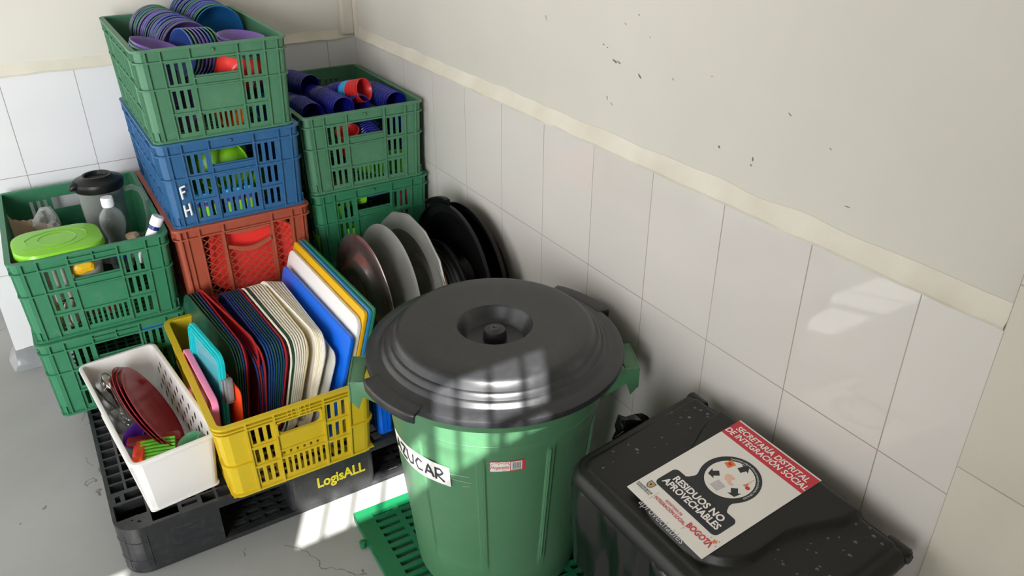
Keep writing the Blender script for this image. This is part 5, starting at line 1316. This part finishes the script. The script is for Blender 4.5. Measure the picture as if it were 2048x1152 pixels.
mb = MB(); stack_rings(mb, [rr3(.175, .135, .04, -.02), rr3(.195, .150, .045, .10), rr3(.2, .155, .045, .112), rr3(.194, .149, .043, .112), rr3(.170, .130, .038, -.016)]); mb.obj('container_body', M['frost'], t)
mb = MB(); stack_rings(mb, [rr3(.216, .182, .058, .108), rr3(.222, .188, .06, .112), rr3(.222, .188, .06, .122), rr3(.216, .182, .058, .129), rr3(.204, .170, .052, .131), rr3(.1, .08, .04, .1315)])
mb.obj('container_lid', M['lime'], t)
mb = MB(); mb.tube([(.045*1.05*math.cos(a), .045*math.sin(a), .1318) for a in [2*PI*i/40 for i in range(40)]], .0013, 6, closed=True)
mb.tube([(-.092, -.040, .1312), (-.080, -.052, .1315), (-.055, -.050, .1317), (-.03, -.062, .1317), (0, -.067, .1317), (.03, -.060, .1317), (.05, -.045, .1317), (.068, -.030, .1315), (.088, -.024, .1312)], .0014, 6)
mb.tube([(-.075, -.015, .1315), (-.078, .02, .1315), (-.055, .045, .1317), (-.02, .062, .1317), (.02, .062, .1317), (.055, .045, .1317), (.074, .02, .1315), (.072, -.005, .1315)], .0013, 6)
mb.obj('raised_swirls', M['lime'], t)
def blob(name, cx, cy, cz, sx_, sy_, sz, mat, label, cat, seed=0, amp=.35, sub=3, group=None, smooth=False):
    bm = bmesh.new(); bmesh.ops.create_icosphere(bm, subdivisions=sub, radius=1)
    for v in bm.verts:
        p = v.co.copy(); v.co *= 1 + amp*noise.noise(p*1.7+Vector((seed, 0, 0))) + amp*.4*noise.noise(p*5+Vector((0, seed, 0)))
        v.co.x *= sx_; v.co.y *= sy_; v.co.z *= sz
    me = bpy.data.meshes.new(name); bm.to_mesh(me); bm.free(); me.materials.append(mat)
    for p in me.polygons: p.use_smooth = smooth
    o = bpy.data.objects.new(name, me); C.objects.link(o); o.location = (cx, cy, cz); return tag(o, label, cat, group)
blob('plastic_bag', -1.140, -.215, .560, .048, .045, .060, M['film'], 'crinkled clear plastic bag behind the lime-lidded container', 'bag', 3, .7, 3)
blob('bread_piece', -1.120, -.235, .515, .05, .05, .032, M['card'], 'light brown item wrapped inside the crinkled bag', 'food', 6, .3)
mb = MB(); V = []; n = 12
for i in range(n+1):
    f = i/n; x = -.055+.11*f; top = .070-.045*f+.008*noise.noise(Vector((i*.8, 1, 1)))+(.014 if i == 0 else 0); V += [(x, .012*math.sin(f*3), -.06), (x, .012*math.sin(f*3)+.012, top), (x, .012*math.sin(f*3)+.0135, top), (x, .012*math.sin(f*3)+.0015, -.06)]
F = [(i*4+k, i*4+(k+1) % 4, (i+1)*4+(k+1) % 4, (i+1)*4+k) for i in range(n) for k in range(4)] + [(0, 1, 2, 3), (n*4+3, n*4+2, n*4+1, n*4)]
mb.add(V, F); o = mb.obj('cardboard_piece', M['card']); tag(o, 'torn piece of brown cardboard at the left inside the left crate', 'cardboard'); o.location = (-1.165, -.255, .560); o.rotation_euler = (-.15, 0, .1)
mb = MB(); mb.lathe([(.0001, -.07), (.0135, -.07), (.014, -.068), (.014, .035)], 20, 0); mb.lathe([(.0142, .035), (.0142, .048)], 20, 1); mb.lathe([(.0165, .048), (.0168, .072), (.0155, .075), (.006, .075), (.005, .073), (.0001, .073)], 20, 0)
o = mb.obj('tube', [M['capw'], M['navy']]); tag(o, 'white and blue capped tube poking up at the right of the left crate', 'tube'); o.matrix_world = Matrix.Translation((-.893, -.585, .618)) @ Vector((.45, -.05, .8)).to_track_quat('Z', 'Y').to_matrix().to_4x4()
for k, (x, y_, z, s_, c_, lb) in enumerate(((-1.18, -.585, .455, (.028, .015, .045), 'yellow', 'yellow crumpled packet at the left behind the slots of the left crate'),
    (-1.130, -.585, .455, (.022, .014, .04), 'pack', 'pale crumpled packet beside the yellow one in the left crate'), (-1.08, -.585, .455, (.024, .014, .03), 'brown', 'brown packet behind the middle slots of the left crate'),
    (-1.030, -.585, .450, (.02, .014, .028), 'pinkred', 'dusty red packet behind the middle slots of the left crate'), (-1.165, -.590, .520, (.03, .012, .03), 'pack', 'silvery packet at mid height behind the left slots, left crate'),
    (-1.075, -.598, .585, (.035, .012, .02), 'yellow', 'yellow item behind the handle slot of the left crate'), (-.935, -.55, .58, (.032, .02, .022), 'latch', 'grey rounded item right behind the handle slot of the left crate'),
    (-.972, -.575, .590, (.02, .015, .018), 'navy', 'small navy item beside the grey rounded item'), (-.925, -.47, .59, (.02, .03, .012), 'card', 'tan item lying beside the capped tube'))):
    blob('packet', x, y_, z, *s_, M[c_], lb, 'packet', k*3.1, .25, 2, 'packets in the left crate')
mb = MB(); mb.prism(rrect(.10, .07, .012, 4, -.05, -.035), 0, .03); o = mb.obj('box', M['blue'], bevel=.003); tag(o, 'bright blue box top behind the white basket in the lower left crate', 'box'); o.location = (-.945, -.585, .353)
blob('packet', -.885, -.585, .35, .022, .012, .03, M['red'], 'red packet behind the right slots of the lower left crate', 'packet', 9, .25, 2)

# ---------------------------------------------------------------- things in the white basket
def in_basket(u, v, z):
    a = .105; ca, sa = math.cos(a), math.sin(a); return Vector((-1.096+u*ca-v*sa, -1.166+u*sa+v*ca, PZ+z))
t = thing('cutlery_box', 'clear plastic box full of steel cutlery in the white basket', 'box')
t.matrix_world = Matrix.Translation(in_basket(.062, .432, .006)) @ Matrix.Rotation(.105, 4, 'Z')
mb = MB(); stack_rings(mb, [rr3(.075, .120, .015, .0), rr3(.092, .135, .018, .085), rr3(.098, .142, .02, .087), rr3(.098, .142, .02, .089), rr3(.090, .133, .017, .088), rr3(.073, .118, .014, .002)]); mb.obj('box_body', M['clear'], t)
def spoon_mesh():
    mb = MB(); V = []; F = []; n = 26; L_ = .185
    for i in range(n+1):
        f = i/n; x = f*L_
        if f < .68: w_ = .0045 + .0030*abs(.35-f)*1.6; z = .004*math.sin(f*4); dip = 0
        else: g = (f-.68)/.32; w_ = .004+.0165*math.sin(PI*min(1, g*.97+.02))**.7; z = .003*(1-g); dip = -.007*math.sin(PI*g)
        for s_, k in ((-1, 0), (-.5, .75), (0, 1), (.5, .75), (1, 0)): V.append((x, s_*w_, z+dip*k+.0012*(k == 1 and f < .68)))
    m = len(V); V += [(a, b, c_-.0013) for a, b, c_ in V]
    for i in range(n):
        for k in range(4): a = i*5+k; F += [(a, a+1, a+6, a+5), (m+a, m+a+5, m+a+6, m+a+1)]
        for k in (0, 4): a = i*5+k; F.append((a, a+5, m+a+5, m+a) if k == 0 else (a, m+a, m+a+5, a+5))
    F += [tuple(range(5)) + tuple(m+k for k in range(4, -1, -1)), tuple(n*5+k for k in range(4, -1, -1)) + tuple(m+n*5+k for k in range(5))]
    mb.add(V, F, 0, True); return mb.mesh('spoon', M['steel'])
SP = spoon_mesh()
rnd = random.Random(11)
for k in range(13):
    o = bpy.data.objects.new('spoon', SP); C.objects.link(o)
    if k == 0: base, d = in_basket(.092, .405, .018), Vector((-.10, .42, .90)); lab = 'upright steel spoon whose bowl shines above the cutlery box'
    else:
        flip = k % 3 == 0
        base = in_basket(.060+.040*rnd.random(), .372+.02*rnd.random(), .008+.003*k); d = Vector((rnd.uniform(-.42, -.08), .62+.1*rnd.random(), .50+.12*rnd.random()))
        if not flip: base = base + d.normalized()*.150; d = -d
        lab = 'steel spoon lying %s in the clear cutlery box, %s from the bottom' % ('bowl to the back' if flip else 'handle to the back', ORD[k-1])
    tag(o, lab, 'spoon', 'spoons in the clear box'); d.normalize()
    side = d.cross(Vector((rnd.uniform(-.4, .4), -.2 if k == 0 else 0, 1))).normalized() if k else d.cross(Vector((.1, -.9, .6))).normalized()
    m = Matrix((d, -side if k == 0 else side, d.cross(-side if k == 0 else side))).transposed().to_4x4() @ Matrix.Scale(.82, 4); m.translation = base; o.matrix_world = m
def oval_plate(): 
    mb = MB(); rings = []
    for f, z in ((1, .012), (.975, .0125), (.90, .009), (.78, .002), (.70, 0), (.3, 0)): rings.append([(f*.172*math.cos(2*PI*i/56), f*.090*math.sin(2*PI*i/56), z) for i in range(56)])
    bot = [[(x, y_, z-.0022) for x, y_, z in r_] for r_ in rings]
    stack_rings(mb, bot[::-1]+rings); me = mb.mesh('oval_plate', M['dred']); return me
OP = oval_plate()
M['dred'].node_tree.nodes['Principled BSDF'].inputs['Roughness'].default_value = .2
for k in range(3):
    o = bpy.data.objects.new('oval_plate', OP); C.objects.link(o)
    tag(o, 'glossy dark red oval plate in the white basket, %s' % ('right-most, facing the camera', 'middle one of the three', 'left-most of the three')[k], 'plate', 'dark red oval plates')
    al = Vector((-.10, .95, .17)).normalized(); up = Vector((-.58-.02*k, .04, .80)); up = (up - al*up.dot(al)).normalized(); nz = al.cross(up)
    if nz.z < 0: al = -al; nz = al.cross(up)
    m = Matrix((al, up, nz)).transposed().to_4x4(); m.translation = in_basket(.110-.008*k, .292+.010*k, .104-.001*k); o.matrix_world = m
o = inst('drinking_cup', CUP, 'purple', 'deep purple cup lying low in the white basket under the plates', 'cup'); o.matrix_world = Matrix.Translation(in_basket(.052, .262, .068)) @ Vector((-.55, -.1, .8)).to_track_quat('Z', 'Y').to_matrix().to_4x4()
o = inst('drinking_cup', CUP, 'mint', 'mint green cup in the near right corner of the white basket', 'cup'); o.matrix_world = Matrix.Translation(in_basket(.150, .100, .104)) @ Vector((-.35, .1, .9)).to_track_quat('Z', 'Y').to_matrix().to_4x4(); o.scale = (.8, .8, .8)
for k in range(9):
    mb = MB(); mb.tube([(0, 0, 0), (.035, .001, .004), (.085, .003, .004)], [.0042, .0048, .0044], 8)
    o = mb.obj('plastic_stick', M['lime2']); tag(o, 'lime green plastic stick in the white basket, %s from the front' % ORD[k], 'stick', 'lime green sticks'); o.location = in_basket(.024+.0035*k, .098+.0105*k, .070+.0025*k); o.rotation_euler = (0, 0, -.38)
mb = MB(); mb.prism([(0, 0), (.03, -.006), (.036, .075), (.004, .085)], 0, .012); o = mb.obj('plastic_scoop', M['orange'], bevel=.002); tag(o, 'orange-red plastic piece left of the lime sticks', 'scoop'); o.location = in_basket(.014, .125, .070); o.rotation_euler = (0, -.3, -.2)
mb = MB(); mb.prism(rrect(.13, .035, .01, 4, -.065, -.0175), 0, .004); o = mb.obj('plastic_strip', M['dred'], bevel=.001); tag(o, 'dark red flat strip under the oval plates beside the lime sticks', 'strip'); o.location = in_basket(.085, .190, .080); o.rotation_euler = (.1, .05, -.25)
